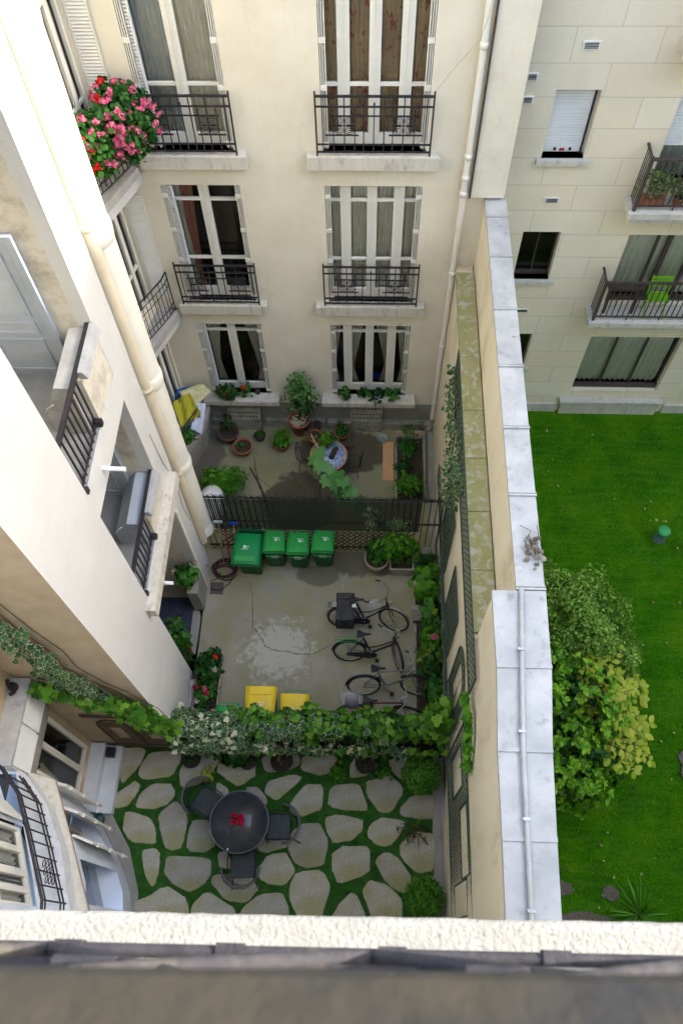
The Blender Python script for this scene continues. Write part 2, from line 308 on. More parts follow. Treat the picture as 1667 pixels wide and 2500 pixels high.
col = mix(nt, ramp(nt, noise(nt, coord(nt, .6, 6, 1), 1.5, 5), [(.45, (0, 0, 0)), (.7, (.5, .5, .5))]), col, (.1, .26, .02))
col = mix(nt, ramp(nt, noise(nt, v, 2.3, 6, .6), [(.64, (0, 0, 0)), (.76, (.75, .75, .75))]), col, (.035, .04, .012))
nt.links.new(col, b.inputs['Base Color']); bump(nt, b, noise(nt, v, 60, 6, .8), 1, .04)
xs = np.linspace(2.2, 14, 60); ys = np.linspace(-2, 11.62, 60)
vs = [(x, y, .02 * math.sin(2 * x + y) * math.cos(1.7 * y) if .3 < y < 11 else 0) for y in ys for x in xs]
o = MB().add(vs, [(j * 60 + i, j * 60 + i + 1, (j + 1) * 60 + i + 1, (j + 1) * 60 + i) for j in range(59) for i in range(59)], True).build('lawn', m); tagS(o)
N = 26000; P = np.c_[rng.uniform(2.3, 8.2, N), rng.uniform(.2, 11.3, N), np.full(N, .005)]
o = leaves('lawn_grass_blades', P, leafmat('grass_blade', [(.04, .16, .002), (.1, .3, .003), (.22, .4, .01)]), size=.06, kind='thin', nrm=np.tile([0, 1., .3], (N, 1)), tip=np.tile([0, 0, 1.], (N, 1)), tilt=.8)
tag(o, 'short deep green lawn grass behind the boundary wall', 'grass', kind='stuff')
MULCH = mat('mulch', (.1, .07, .05), (.2, .17, .14), 40, 1, 1, 60, bdist=.03)
def blobpts(cx, cy, rx, ry, n=26, j=.12, a0=0): return [(cx + rx * math.cos(2 * math.pi * i / n + a0) * (1 + rnd.uniform(-j, j)), cy + ry * math.sin(2 * math.pi * i / n + a0) * (1 + rnd.uniform(-j, j))) for i in range(n)]
o = MB().prism(blobpts(6.75, 3.15, .75, .7), -.02, .045).build('flower_bed', MULCH); tagS(o)
for i, (cx, cy, rx, ry) in enumerate([(2.75, .95, .35, .22), (3.6, 1.1, .22, .12), (4.45, 1.05, .15, .12), (3.9, .62, .5, .12)]):
    o = MB().prism(blobpts(cx, cy, rx, ry, j=.2), -.02, .026).build('bare_earth', MULCH); tagS(o)
# ---------------------------------------------------------------- near garden: moss and stepping stones
m, nt, b = nodes('moss'); v = coord(nt); b.inputs['Roughness'].default_value = .95
col = ramp(nt, noise(nt, v, 5, 6), [(.3, (.015, .065, .004)), (.55, (.03, .13, .008)), (.75, (.07, .18, .015))])
nt.links.new(col, b.inputs['Base Color']); bump(nt, b, noise(nt, v, 90, 5, .8), 1, .02)
nx, ny = 150, 90; xs = np.linspace(-5.1, 1.34, nx); ys = np.linspace(-.6, 3.36, ny)
vs = [(x, y, .0 + .012 * math.sin(9 * x + 3 * y) * math.sin(8 * y - 2 * x) + rnd.uniform(-.005, .005) + .006) for y in ys for x in xs]
o = MB().add(vs, [(j * nx + i, j * nx + i + 1, (j + 1) * nx + i + 1, (j + 1) * nx + i) for j in range(ny - 1) for i in range(nx - 1)], True).build('moss', m)
tag(o, 'dark green moss filling the joints between the flat stones', 'moss', kind='stuff')
P = np.c_[rng.uniform(-4.9, 1.3, 42000), rng.uniform(.1, 3.3, 42000), np.full(42000, .008)]
o = leaves('moss_tufts', P, leafmat('moss_tuft', [(.02, .1, .005), (.045, .17, .008), (.08, .22, .012)]), size=.038, kind='thin', nrm=np.tile([0, 1., .4], (42000, 1)), tip=np.tile([0, 0, 1.], (42000, 1)), tilt=.9)
tag(o, 'fine green tufts standing up from the moss joints', 'moss', kind='stuff')
STONES=[[(-4.65,3.32),(-4.18,3.32),(-4.23,3.05),(-4.37,2.85),(-4.53,2.65),(-4.62,2.92)],
[(-4.08,3.25),(-3.5,3.3),(-3.5,3.09),(-3.61,2.82),(-4.1,2.75),(-4.24,2.83),(-4.2,3.05)],
[(-4.61,2.46),(-4.3,2.71),(-4.19,2.64),(-4.22,2.5),(-4.35,2.28),(-4.59,2.21)],
[(-4.21,2.29),(-4.14,2.5),(-3.92,2.68),(-3.59,2.67),(-3.5,2.52),(-3.6,2.33),(-3.83,2.23),(-4.15,2.23)],
[(-4.38,2.12),(-4.29,2.17),(-3.93,2.06),(-3.78,1.89),(-3.74,1.64),(-3.98,1.63),(-4.2,1.65),(-4.38,1.87)],
[(-3.76,2.11),(-3.48,2.37),(-3.26,2.22),(-3.2,2.02),(-3.25,1.59),(-3.44,1.53),(-3.57,1.6),(-3.68,1.89)],
[(-3.98,1.48),(-3.73,1.54),(-3.63,1.44),(-3.63,1.01),(-3.71,0.9),(-3.86,1.13)],
[(-3.48,1.42),(-2.71,1.4),(-2.68,1.16),(-2.78,0.98),(-3.02,0.84),(-3.34,0.98),(-3.5,1.14)],
[(-3.95,0.66),(-3.77,0.73),(-3.45,0.92),(-3.12,0.77),(-3.02,0.61),(-3.01,0.4),(-3.91,0.38)],
[(-3.46,2.97),(-3.18,3.26),(-2.72,3.28),(-2.8,2.98),(-3.06,2.69),(-3.4,2.64)],
[(-2.75,2.94),(-2.69,3.19),(-2.05,3.15),(-2.02,2.88),(-2.3,2.67),(-2.52,2.79)],
[(-1.92,3.22),(-1.71,3.28),(-1.2,3.28),(-1.19,3.11),(-1.44,2.96),(-1.82,2.97)],
[(-1.11,3.26),(-0.47,3.3),(-0.51,3.01),(-0.84,2.92),(-1.14,3.03)],
[(-1.76,2.79),(-1.26,2.93),(-1.11,2.85),(-1.57,2.43),(-1.79,2.57)],
[(-1.3,2.42),(-1.02,2.75),(-0.73,2.74),(-0.71,2.32),(-1.13,2.15),(-1.31,2.26)],
[(-0.58,2.72),(-0.04,2.8),(0.16,2.31),(-0.23,2.31),(-0.59,2.38)],
[(0.11,2.82),(0.55,2.96),(0.78,2.76),(0.78,2.6),(0.55,2.28),(0.35,2.31),(0.14,2.58)],
[(-0.21,3.14),(-0.09,3.27),(0.34,3.16),(0.09,2.94),(-0.21,2.89)],
[(0.55,3.24),(0.85,3.31),(0.93,3.05),(0.78,2.88),(0.55,3.08)],
[(0.74,2.36),(0.93,2.58),(1.36,2.62),(1.35,2.22),(1.13,2.18),(0.76,2.25)],
[(-0.64,2.15),(-0.44,2.22),(0.04,2.15),(0.04,1.95),(-0.18,1.78),(-0.48,1.73),(-0.61,1.94)],
[(0.17,2.04),(0.43,2.2),(0.84,2.15),(0.72,1.9),(0.51,1.7),(0.27,1.75),(0.15,1.88)],
[(0.76,1.75),(1.04,1.98),(1.37,1.92),(1.33,1.32),(1.07,1.27),(0.76,1.52)],
[(-1.28,1.84),(-1.05,2.04),(-0.76,2.05),(-0.58,1.75),(-0.65,1.37),(-0.95,1.31),(-1.17,1.39),(-1.29,1.61)],
[(-0.49,1.56),(-0.29,1.68),(0.17,1.69),(0.18,1.25),(-0.36,1.05),(-0.48,1.3)],
[(0.29,1.47),(0.51,1.61),(0.72,1.49),(0.95,1.2),(0.79,0.93),(0.48,1.11)],
[(-3.15,1.86),(-3.09,2.04),(-2.78,2.05),(-2.63,1.65),(-2.84,1.49),(-3.15,1.54)],
[(-1.85,1.75),(-1.36,1.8),(-1.31,1.65),(-1.67,1.53),(-1.83,1.56)],
[(-1.86,1.22),(-1.66,1.49),(-1.34,1.54),(-1.14,1.23),(-1.35,0.99),(-1.71,1.05)],
[(-2.62,0.98),(-2.6,1.14),(-1.96,1.15),(-1.78,0.94),(-2.0,0.7),(-2.32,0.72)],
[(-2.58,1.5),(-2.4,1.54),(-2.29,1.25),(-2.53,1.26)],
[(-1.23,0.99),(-1.12,1.21),(-0.68,1.26),(-0.51,0.98),(-0.65,0.51),(-1.04,0.48),(-1.19,0.74)],
[(-2.94,0.62),(-2.69,0.87),(-2.19,0.6),(-2.11,0.26),(-2.89,0.23)],
[(-2.06,0.57),(-1.77,0.83),(-1.38,0.88),(-1.24,0.63),(-1.22,0.29),(-2.04,0.26)],
[(-0.42,0.62),(-0.09,0.95),(0.13,0.54),(0.09,0.33),(-0.49,0.31)],
[(0.08,0.94),(0.2,1.12),(0.56,1.04),(0.77,0.8),(0.75,0.35),(0.33,0.34)],
[(0.97,1.16),(1.35,1.25),(1.39,1.07),(1.03,1.02)],
[(-2.17,2.64),(-1.96,2.68),(-1.74,2.45),(-1.81,2.29),(-2.07,2.44)],
[(-2.73,2.74),(-2.49,2.63),(-2.49,2.43),(-2.71,2.5)]]
m, nt, b = nodes('paving_stone'); v = coord(nt); b.inputs['Roughness'].default_value = .9; oi = nt.nodes.new('ShaderNodeObjectInfo')
col = ramp(nt, noise(nt, v, 2.2, 6), [(.3, (.42, .395, .335)), (.7, (.34, .32, .27))])
col = mix(nt, ramp(nt, noise(nt, v, 1.5, 6, .6), [(.42, (0, 0, 0)), (.62, (.85, .85, .85))]), col, (.31, .3, .13))
col = mix(nt, ramp(nt, noise(nt, v, 42, 5, .7), [(.28, (.7, .7, .7)), (.5, (0, 0, 0))]), col, (.13, .12, .09))
r2 = ramp(nt, oi.outputs['Random'], [(0, (.72, .73, .74)), (1, (1.15, 1.13, 1.05))]); col = mix(nt, 1.0, col, r2, 'MULTIPLY')
nt.links.new(col, b.inputs['Base Color']); bump(nt, b, noise(nt, v, 28, 6), .6, .02); PAVE = m
def chaikin(p, k=2):
    for _ in range(k): p = [q for i in range(len(p)) for q in ((p[i][0] * .86 + p[(i + 1) % len(p)][0] * .14, p[i][1] * .86 + p[(i + 1) % len(p)][1] * .14), (p[i][0] * .14 + p[(i + 1) % len(p)][0] * .86, p[i][1] * .14 + p[(i + 1) % len(p)][1] * .86))]
    return p
for pts in STONES:
    a = sum(pts[i][0] * pts[(i + 1) % len(pts)][1] - pts[(i + 1) % len(pts)][0] * pts[i][1] for i in range(len(pts)))
    if a < 0: pts = pts[::-1]
    cx = sum(p[0] for p in pts) / len(pts); cy = sum(p[1] for p in pts) / len(pts)
    P = chaikin([(cx + (x - cx) * 1.055, cy + (y - cy) * 1.055) for x, y in pts]); P = [(x + rnd.uniform(-.012, .012), y + rnd.uniform(-.012, .012)) for x, y in P]
    sh = lambda k, z: [(cx + (x - cx) * k, cy + (y - cy) * k, z + rnd.uniform(-.001, .001)) for x, y in P]
    mb = MB().loft([sh(1.0, -.03), sh(1.0, .028), sh(.965, .04)], True, True, smooth=False)
    top(mb, 'paving_stone', PAVE, (cx, cy, 0), 'irregular pale flat stone set in green moss', 'paving stone', 'flat stones of the near garden')

# cracks and a patched joint across the courtyard floor
def jag(P, k=2, a=.018):
    for _ in range(k): P = [q for i in range(len(P) - 1) for q in (P[i], ((P[i][0] + P[i + 1][0]) / 2 + rnd.uniform(-a, a), (P[i][1] + P[i + 1][1]) / 2 + rnd.uniform(-a, a)))] + [P[-1]]
    return P
def strip(P, w, z, w2=None):
    mb = MB(); L, Rr = [], []
    for i, (x, y) in enumerate(P):
        a, b = P[max(0, i - 1)], P[min(len(P) - 1, i + 1)]; tx, ty = b[0] - a[0], b[1] - a[1]; l = math.hypot(tx, ty) + 1e-6; ww = w * rnd.uniform(.5, 1.3) / 2
        L.append((x - ty / l * ww, y + tx / l * ww, z)); Rr.append((x + ty / l * ww, y - tx / l * ww, z))
    return mb.add(L + Rr, [(i, i + len(P), i + len(P) + 1, i + 1) for i in range(len(P) - 1)])
CRK = mat('crack_dark', (.06, .05, .035), (.1, .085, .06), 20, 1); PATCHM = mat('joint_patch', (.38, .36, .3), (.3, .28, .22), 9, .9)
for P, w_ in (([(-2.365, 6.484), (-2.355, 6.235), (-2.335, 5.908), (-2.229, 5.79), (-2.12, 5.632), (-2.032, 5.476), (-1.912, 5.392), (-1.684, 5.375), (-1.455, 5.334), (-1.079, 5.324), (-.894, 5.407), (-.747, 5.489), (-.629, 5.543)], .017), ([(-2.464, 6.949), (-2.384, 6.484)], .01), ([(-2.335, 5.908), (-2.25, 5.86), (-2.15, 5.87), (-2.09, 5.8), (-2.0, 5.7)], .009), ([(-1.1, 5.32), (-1.05, 5.1), (-1.08, 4.9)], .007)):
    tagS(strip(jag(P), w_, .004).build('floor_crack', CRK))
for P, w_ in (([(-.38, 7.171), (-.453, 6.954), (-.476, 6.699), (-.5, 6.3), (-.503, 5.873), (-.51, 5.713)], .05), ([(-.627, 5.512), (-.58, 5.239), (-.521, 4.933), (-.439, 4.709), (-.4, 4.4), (-.42, 3.6)], .035)):
    tagS(strip(jag(P, 1, .01), w_, .003).build('floor_joint', PATCHM))
N = 260; P = np.c_[rng.uniform(-3.2, 1.0, N), rng.uniform(3.7, 7.4, N), np.full(N, .006)]
tag(leaves('floor_litter', P, leafmat('litter', [(.06, .05, .03), (.3, .28, .2), (.1, .12, .03), (.4, .38, .3)]), None, .022, 'tiny', np.tile([0, 0, 1.], (N, 1)), tilt=.2), 'scattered grit and tiny leaf litter on the courtyard concrete', 'litter', kind='stuff')
N = 90; P = np.c_[rng.uniform(2.5, 7.5, N), rng.uniform(.4, 11.2, N), np.full(N, .06)]
tag(leaves('fallen_leaves', P, leafmat('fallen', [(.3, .25, .08), (.5, .45, .2), (.2, .12, .05)]), None, .07, 'oval', np.tile([0, 0, 1.], (N, 1)), tilt=.3), 'few fallen yellow and brown leaves scattered on the lawn', 'fallen leaves', kind='stuff')
# ---------------------------------------------------------------- window and railing builders (local frame: u along wall, v inward, z up)
def curtain(parent, T, u0, u1, z0, z1, v, mat, tie=None, folds=None, amp=.022):
    """hanging cloth; tie=(side, z, width) gathers it to one side at height z"""
    nu = max(8, int((u1 - u0) / .012)); nz = 14; vs = []; folds = folds or (u1 - u0) / .075; ph = rnd.random() * 6
    for j in range(nz + 1):
        z = z1 + (z0 - z1) * j / nz; a, b = u0, u1
        if tie:
            side, zt, wd = tie; k = max(0, 1 - abs(z - zt) / (z1 - zt + 1e-6)) if z > zt else max(0, 1 - .45 * (zt - z) / (zt - z0 + 1e-6)); k = k ** .8
            full = u1 - u0; wv = full + (wd - full) * k
            if side < 0: b = u0 + wv
            else: a = u1 - wv
        for i in range(nu + 1):
            t = i / nu; vs.append((a + (b - a) * t, v + amp * math.sin(t * folds * 2 * math.pi + ph) + .008 * math.sin(t * 31 + j), z))
    fs = [(j * (nu + 1) + i, (j + 1) * (nu + 1) + i, (j + 1) * (nu + 1) + i + 1, j * (nu + 1) + i + 1) for j in range(nz) for i in range(nu)]
    return MB(T).add(vs, fs, True).build('curtain', mat, parent)
def window(parent, T, u0, u1, z0, z1, v, muls, trans=(), curt=(), fmat=PAINT, name='window', fw=.05, sh=True, room=.5, bar=.025, kick=0):
    mb = MB(T); v2 = v + .06
    mb.box(u0, v, z0, u1, v2, z0 + .09); mb.box(u0, v, z1 - .06, u1, v2, z1)
    edges = [u0 + fw] + [x for m_ in muls for x in m_] + [u1 - fw]
    mb.box(u0, v, z0 + .09, u0 + fw, v2, z1 - .06); mb.box(u1 - fw, v, z0 + .09, u1, v2, z1 - .06)
    for a, b in muls:
        mb.box(a, v, z0 + .09, b, v2, z1 - .06)
        if b - a > .1:
            c = (a + b) / 2; mb.box(c - .03, v - .015, z0 + .09, c - .004, v, z1 - .06); mb.box(c + .004, v - .015, z0 + .09, c + .03, v, z1 - .06)
    gaps = list(zip(edges[::2], edges[1::2]))
    for a, b in gaps:
        for z in trans: mb.box(a, v + .01, z - bar, b, v2, z + bar)
    if kick: mb.box(u0, v + .002, z0 - kick, u1, v2, z0)
    w_ = mb.build(name, fmat, parent)
    g = MB(T)
    for a, b in gaps: g.add([(a, v + .045, z0 + .09), (b, v + .045, z0 + .09), (b, v + .045, z1 - .06), (a, v + .045, z1 - .06)], [(0, 1, 2, 3)])
    g.build('pane', GLASS, w_)
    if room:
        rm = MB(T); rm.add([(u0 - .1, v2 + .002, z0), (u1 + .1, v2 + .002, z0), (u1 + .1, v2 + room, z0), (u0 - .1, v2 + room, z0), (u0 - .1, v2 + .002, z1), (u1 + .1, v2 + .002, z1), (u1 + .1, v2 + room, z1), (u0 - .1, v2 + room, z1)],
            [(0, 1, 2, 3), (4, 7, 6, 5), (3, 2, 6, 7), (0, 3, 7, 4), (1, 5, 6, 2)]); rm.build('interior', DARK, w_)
    for c in curt: curtain(w_, T, *c[:4], v2 + .05, *c[4:])
    return w_
def folded_shutter(parent, T, u, d, z0, z1, v0, v1, mat=PAINT, louv=0):
    """metal shutter leaves folded back into the reveal at u, stacking towards d"""
    mb = MB(T); th = .014; n = 3
    for i in range(n): a = u + d * (.012 + i * .032); mb.box(a, v0, z0, a + d * th, v1, z1)
    for z in (z0 + .1, (z0 * .35 + z1 * .65), (z0 + z1) / 2 - .3, z1 - .2): mb.box(u + d * .005, v0 - .012, z - .06, u + d * .1, v0, z + .02)
    o = mb.build('shutter', mat, parent)
    if louv:
        m2 = MB(T); z = z0 + .05
        while z < z1 - .05: m2.box(u + d * .1, v0 + .03, z, u + d * (.1 + louv), v0 + .055, z + .028); z += .052
        m2.box(u + d * .1, v0 + .056, z0, u + d * (.1 + louv), v0 + .066, z1); m2.box(u + d * (.1 + louv), v0, z0, u + d * (.125 + louv), v0 + .07, z1); m2.build('shutter', PAINTW, parent)
    return o
def guard(parent, T, u0, u1, zb, v=0, mat=IRON):
    """wrought window guard with scroll squares"""
    W = u1 - u0; X = lambda p: u0 + W * p; Z = lambda p: zb + p; mb = MB(T); r = .011
    def hb(a, b, z, rr=r): mb.box(X(a), v - rr, Z(z) - rr, X(b), v + rr, Z(z) + rr)
    def vb(p, z0, z1, rr=.009): mb.box(X(p) - rr, v - rr + .001, Z(z0), X(p) + rr, v + rr - .001, Z(z1))
    def knob(p, z): mb.lathe([(0, -.025), (.014, -.012), (.017, 0), (.012, .02), (0, .035)], (X(p), v, Z(z)), 8)
    vb(0, 0, 1.04, .013); vb(1, 0, 1.04, .013); knob(0, 1.05); knob(1, 1.05)
    hb(0, 1, .995, .015); hb(0, 1, .83); hb(.12, .88, .68, .009); hb(0, 1, .2); hb(0, 1, .07)
    hb(.08, .37, .36, .009); hb(.63, .92, .36, .009)
    for p in (.245, .412, .588, .755): vb(p, .07, .98)
    for p in (.15, .335, .665, .85): vb(p, .15, .76, .008); knob(p, .77); knob(p, .13)
    vb(.5, .15, .86, .008); knob(.5, .87); knob(.5, .13); vb(.055, .07, .98, .007); vb(.945, .07, .98, .007)
    hb(.15, .335, .52, .007); hb(.665, .85, .52, .007)
    for p0, p1 in ((.15, .245), (.245, .335), (.665, .755), (.755, .85)):
        for z0, z1 in ((.36, .52), (.52, .68)):
            c = (X((p0 + p1) / 2), v, Z((z0 + z1) / 2)); rad = min(.066, (X(p1) - X(p0)) / 2 - .006)
            mb.ring(c, rad, .006, 'y', 16, 5); mb.ring(c, rad * .58, .006, 'y', 12, 5); mb.lathe([(0, -.012), (.014, 0), (0, .012)], c, 8)
    return mb.build('window_guard', mat, parent)
def sill(parent, T, u0, u1, z0, z1, v0, v1, mat=STONE):
    o = MB(T); o.box(u0, v0, z0, u1, v1, z1 - .015); o.box(u0 + .01, v0 + .01, z1 - .015, u1 - .01, v1, z1); return o.build('sill', mat, parent)
# ---------------------------------------------------------------- far building
FB = thing('cream_building', 'cream rendered apartment block closing the far end of the courtyard with six french windows', 'building', (-.8, 11.07, 0))
T = frame(0, 11.07, 1, 0)
mb = MB(T); OPS = []
for x0, x1 in ((-3.53, -2.2), (-.79, .83)):
    OPS += [(x0, x1, 7.46, 10.15), (x0, x1, 4.14, 6.8), (x0, x1, 1.2, 3.46), (x0, x1, 10.8, 13.4)]
mb.facade(-3.87, 1.62, .84, 17.5, OPS, .24); mb.facade(1.62, 2.17, 0, 6.7, [], v=0)
mb.add([(1.62, -.12, 6.68), (2.17, -.12, 6.68), (2.17, -.12, 17.5), (1.62, -.12, 17.5), (1.62, 0, 6.68), (1.62, 0, 17.5), (2.17, .6, 6.68), (2.17, .6, 17.5), (2.17, 0, 6.68)], [(0, 1, 2, 3), (4, 0, 3, 5), (1, 6, 7, 2), (0, 4, 8, 1)])
mb.add([(-3.87, 0, 0), (-3.87, .9, 0), (-3.87, .9, 17.5), (-3.87, 0, 17.5)], [(0, 3, 2, 1)])
mb.add([(-3.87, 0, 17.5), (2.17, 0, 17.5), (2.17, 9, 17.5), (-3.87, 9, 17.5), (2.17, 9, 0), (2.17, 0, 0), (-3.87, 9, 0)], [(0, 1, 2, 3), (1, 5, 4, 2)])
mb.build('wall', CREAM, FB)
pl = MB(T); pl.facade(-3.87, 1.62, 0, .84, []); pl.build('plinth', GREYW, FB)
cb = MB(T); cb.box(-2.4, -.1, 0, -1.0, 0, .24).box(-.95, -.14, 0, 1.5, 0, .24).box(-3.7, -.08, 0, -3.3, 0, .2); cb.build('kerb_ledge', DSTONE, FB)
for x0, x1 in ((-3.28, -2.5), (-.4, .33)):
    b_ = MB(T); b_.loft([[(x0, -.2, 0), (x1, -.2, 0), (x1, -.001, 0), (x0, -.001, 0)], [(x0, -.2, .42), (x1, -.2, .42), (x1, -.001, .42), (x0, -.001, .42)], [(x0, -.1, .74), (x1, -.1, .74), (x1, -.001, .74), (x0, -.001, .74)]], smooth=False)
    vb_ = b_.build('vent_block', DSTONE, FB)
    for k in range(9):
        for zz in (.5, .6): MB(T).box(x0 + .06 + k * .075, -.19 + (zz - .42) * .31 - .012, zz, x0 + .1 + k * .075, -.15 + (zz - .42) * .31, zz + .03).build('vent_hole', DARK, vb_)
MR = [(-.54, -.36), (-.08, .09), (.37, .55)]; ML = [(-2.94, -2.77)]
G = .13
c1 = [(-.74, -.52, 7.6, 10.1, BROWNC), (-.38, -.06, 7.6, 10.1, BROWNC), (.07, .39, 7.6, 10.1, BROWNC), (.53, .78, 7.6, 10.1, BROWNC)]
c2 = [(-.74, -.52, 4.3, 6.7, GREIGE), (-.38, -.06, 4.3, 6.7, SHEER), (.07, .39, 4.3, 6.7, SHEER), (.53, .78, 4.3, 6.7, GREIGE)]
c3 = [(-.74, -.55, 1.4, 3.4, SHEER, (-1, 2.0, .03)), (-.37, -.07, 1.4, 3.4, SHEER, (-1, 1.9, .05)), (.08, .37, 1.4, 3.4, SHEER, (1, 2.0, .03)), (.54, .77, 1.4, 3.4, SHEER, (1, 1.9, .08))]
for z0, z1, tr, cu, nm in ((7.46, 10.15, (8.47,), c1, 0), (4.14, 6.8, (6.4, 5.09), c2, 1), (1.2, 3.46, (3.13,), c3, 2), (10.8, 13.4, (), c1 and [], 3)):
    w_ = window(FB, T, -.79, .83, z0 + .12, z1, G, MR, tr, cu, kick=.118); sill(w_, T, -1.04, 1.05, z0 - .24 if nm < 2 else z0 - .14, z0, -.16 if nm < 2 else -.27, .24)
    folded_shutter(w_, T, -.79, 1, z0 + .03, z1, .01, G - .004); folded_shutter(w_, T, .83, -1, z0 + .03, z1, .01, G - .004)
    if nm != 2: guard(w_, T, -.87, .885, z0 + .0, -.12)
l1 = [(-3.4, -2.92, 7.6, 10.1, BLUEC), (-2.8, -2.24, 7.6, 10.1, GREIGE)]
l2 = [(-3.4, -3.28, 4.3, 6.7, GREENC), (-3.3, -3.05, 4.3, 6.7, PINKC, (-1, 4.35, .1))]
l3 = [(-3.36, -3.05, 1.4, 3.4, GREENC, (-1, 2.1, .12)), (-2.62, -2.36, 1.4, 3.4, SHEER, (1, 1.8, .05))]
for z0, z1, tr, cu, nm in ((7.46, 10.15, (8.47,), l1, 0), (4.14, 6.8, (6.4, 5.09), l2, 1), (1.2, 3.46, (3.13,), l3, 2), (10.8, 13.4, (), [], 3)):
    w_ = window(FB, T, -3.53, -2.2, z0 + .12, z1, G, ML, tr, cu, fw=.07, kick=.118); sill(w_, T, -3.72, -2.0, z0 - .24 if nm < 2 else z0 - .14, z0, -.16 if nm < 2 else -.27, .24)
    folded_shutter(w_, T, -3.53, 1, z0 + .03, z1, .01, G - .004, louv=.06); folded_shutter(w_, T, -2.2, -1, z0 + .03, z1, .01, G - .004)
    if nm != 2: guard(w_, T, -3.62, -2.14, z0, -.12)
it = thing('blue_folder', 'blue box standing inside the ground floor window behind the glass', 'box', (.2, 11.4, 1.42)); MB().box(.1, 11.34, 1.42, .34, 11.4, 1.62).build('side', mat('blue_card', (.02, .06, .4)), it)
# facade downpipe
DP = thing('facade_downpipe', 'slim cream downpipe running down the right corner of the far facade', 'drainpipe', (1.5, 10.97, 0))
z = .35; segs = []
mb = MB().tube([(1.5, 10.97, .42), (1.5, 10.97, 17.5)], .052, 12); mb.build('pipe', PAINT, DP)
mb = MB()
for z in (9.2, 7.45, 7.05, 6.75, 5.0, 3.0, 1.05, 11.5, 14): MB().lathe([(.05, -.05), (.066, -.045), (.066, .03), (.06, .045), (.05, .05)], (1.5, 10.97, z), 14).build('collar', PAINT, DP)
MB().tube([(1.5, 10.97, .46), (1.5, 10.97, .3), (1.47, 10.93, .2), (1.43, 10.86, .12)], .06, 10).build('shoe', DSTONE, DP)
top(MB().tube([(1.6, 10.92, 6.7), (1.6, 10.92, 17.5)], .018, 6), 'service_pipe', BROWNM, (1.6, 10.92, 6.7), 'thin dark brown pipe running behind the cream facade downpipe', 'pipe')
top(MB().tube([(.9, 10.94, 8.55), (1.1, 10.95, 8.85), (1.43, 10.95, 9.28), (1.52, 10.9, 9.7), (1.7, 10.9, 10.4)], .004, 4), 'cable', CABLE, (1, 10.9, 8.5), 'thin slack wire from the window guard to the facade downpipe', 'cable')
# ---------------------------------------------------------------- bow front linking far building and stair wing
BW = thing('bow_front', 'pale curved bow of the building between the cream facade and the stair wing with balconies', 'building', (-4.4, 10.2, 0))
WP = [(-3.87, 11.07), (-4.2, 11.069), (-4.33, 10.4), (-4.65, 9.6), (-5.2, 8.7), (-5.6, 7.4)]
wins = {1: [(-.02, .66)], 2: [(.06, .86)]}
mbw = MB()
def seg(i, pts=WP):
    (ax, ay), (bx, by) = pts[i + 1], pts[i]; return frame(ax, ay, bx - ax, by - ay), math.hypot(bx - ax, by - ay)
for i in range(len(WP) - 1):
    Ti, L = seg(i); ops = []
    if i in (1, 2):
        ops = [(.06, L - .06, a, b) for a, b in ((7.45, 9.95), (4.15, 6.6), (1.1, 3.35), (10.9, 13.3))]
    s_ = MB(Ti).facade(0, L, 0, 17.5, ops, .12); mbw.add(s_.v, s_.f)
    for o in ops: window(BW, Ti, o[0], o[1], o[2], o[3], .07, [((L) / 2 - .05, L / 2 + .05)], (o[2] + .95,) if o[2] > 4 else (), [(o[0] + .03, o[1] - .03, o[2] + .1, o[3] - .05, GREIGE)] if o[2] > 7 else [], name='french_window')
mbw.build('wall', CREAM, BW)
# louvred shutter leaves folded flat against the return of the facade
for z0, z1 in ((7.5, 9.9), (4.2, 6.6), (1.2, 3.3)):
    mb = MB(); mb.box(-4.2, 11.02, z0, -4.165, 11.05, z1).box(-3.905, 11.02, z0, -3.88, 11.05, z1).box(-4.165, 11.02, z0, -3.905, 11.05, z0 + .05).box(-4.165, 11.02, z1 - .05, -3.905, 11.05, z1); z = z0 + .06
    while z < z1 - .06: mb.add([(-4.165, 11.015, z), (-3.905, 11.015, z), (-3.905, 11.045, z + .035), (-4.165, 11.045, z + .035), (-4.165, 11.02, z - .012), (-3.905, 11.02, z - .012)], [(0, 1, 2, 3), (4, 5, 1, 0)]); z += .05
    if z0 > 1.3: mb.build('louvred_shutter', PAINT, BW)
SE = [(-3.72, 11.06), (-3.8, 10.85), (-3.9, 10.6), (-4.02, 10.3), (-4.15, 10.0), (-4.4, 9.6), (-4.75, 9.15), (-5.3, 8.6)]
def balcony_slab(parent, edge, back, z0, z1, mat, fascia=.25, inn=.07):
    def off(k): # inward offset of the outer edge
        out = []
        for i, (x, y) in enumerate(edge):
            a = edge[max(0, i - 1)]; b = edge[min(len(edge) - 1, i + 1)]; tx, ty = b[0] - a[0], b[1] - a[1]; l = math.hypot(tx, ty); out.append((x + ty / l * k, y - tx / l * k))
        return out
    e1 = off(inn); mb = MB(); mb.prism(edge + back, z0 + .0, z1)
    s_ = mb.build('balcony_slab', mat, parent); MB().prism(e1 + back, z0 - fascia, z0 - .001).build('fascia', WHITE, s_); return s_
BACK = [(-5.3, 8.62), (-4.66, 9.62), (-4.34, 10.41), (-4.19, 11.06)]
SL = mat('balcony_stone', (.4, .38, .35), (.33, .32, .3), 5, .9, .5, 70, stain=(.5, .48, .43), sscale=6)
for z in (7.25, 3.92): balcony_slab(BW, SE, BACK, z - .16, z, SL)
G0 = [(-3.66, 11.06), (-3.64, 10.86), (-3.68, 10.39), (-3.82, 10.05), (-4.0, 9.64), (-4.35, 9.15), (-4.9, 8.7)]
MB().prism(G0 + [(-5.0, 8.8), (-4.5, 9.5), (-4.2, 10.2), (-4.0, 11.06)], .74, .9).build('balcony_slab', SL, BW)
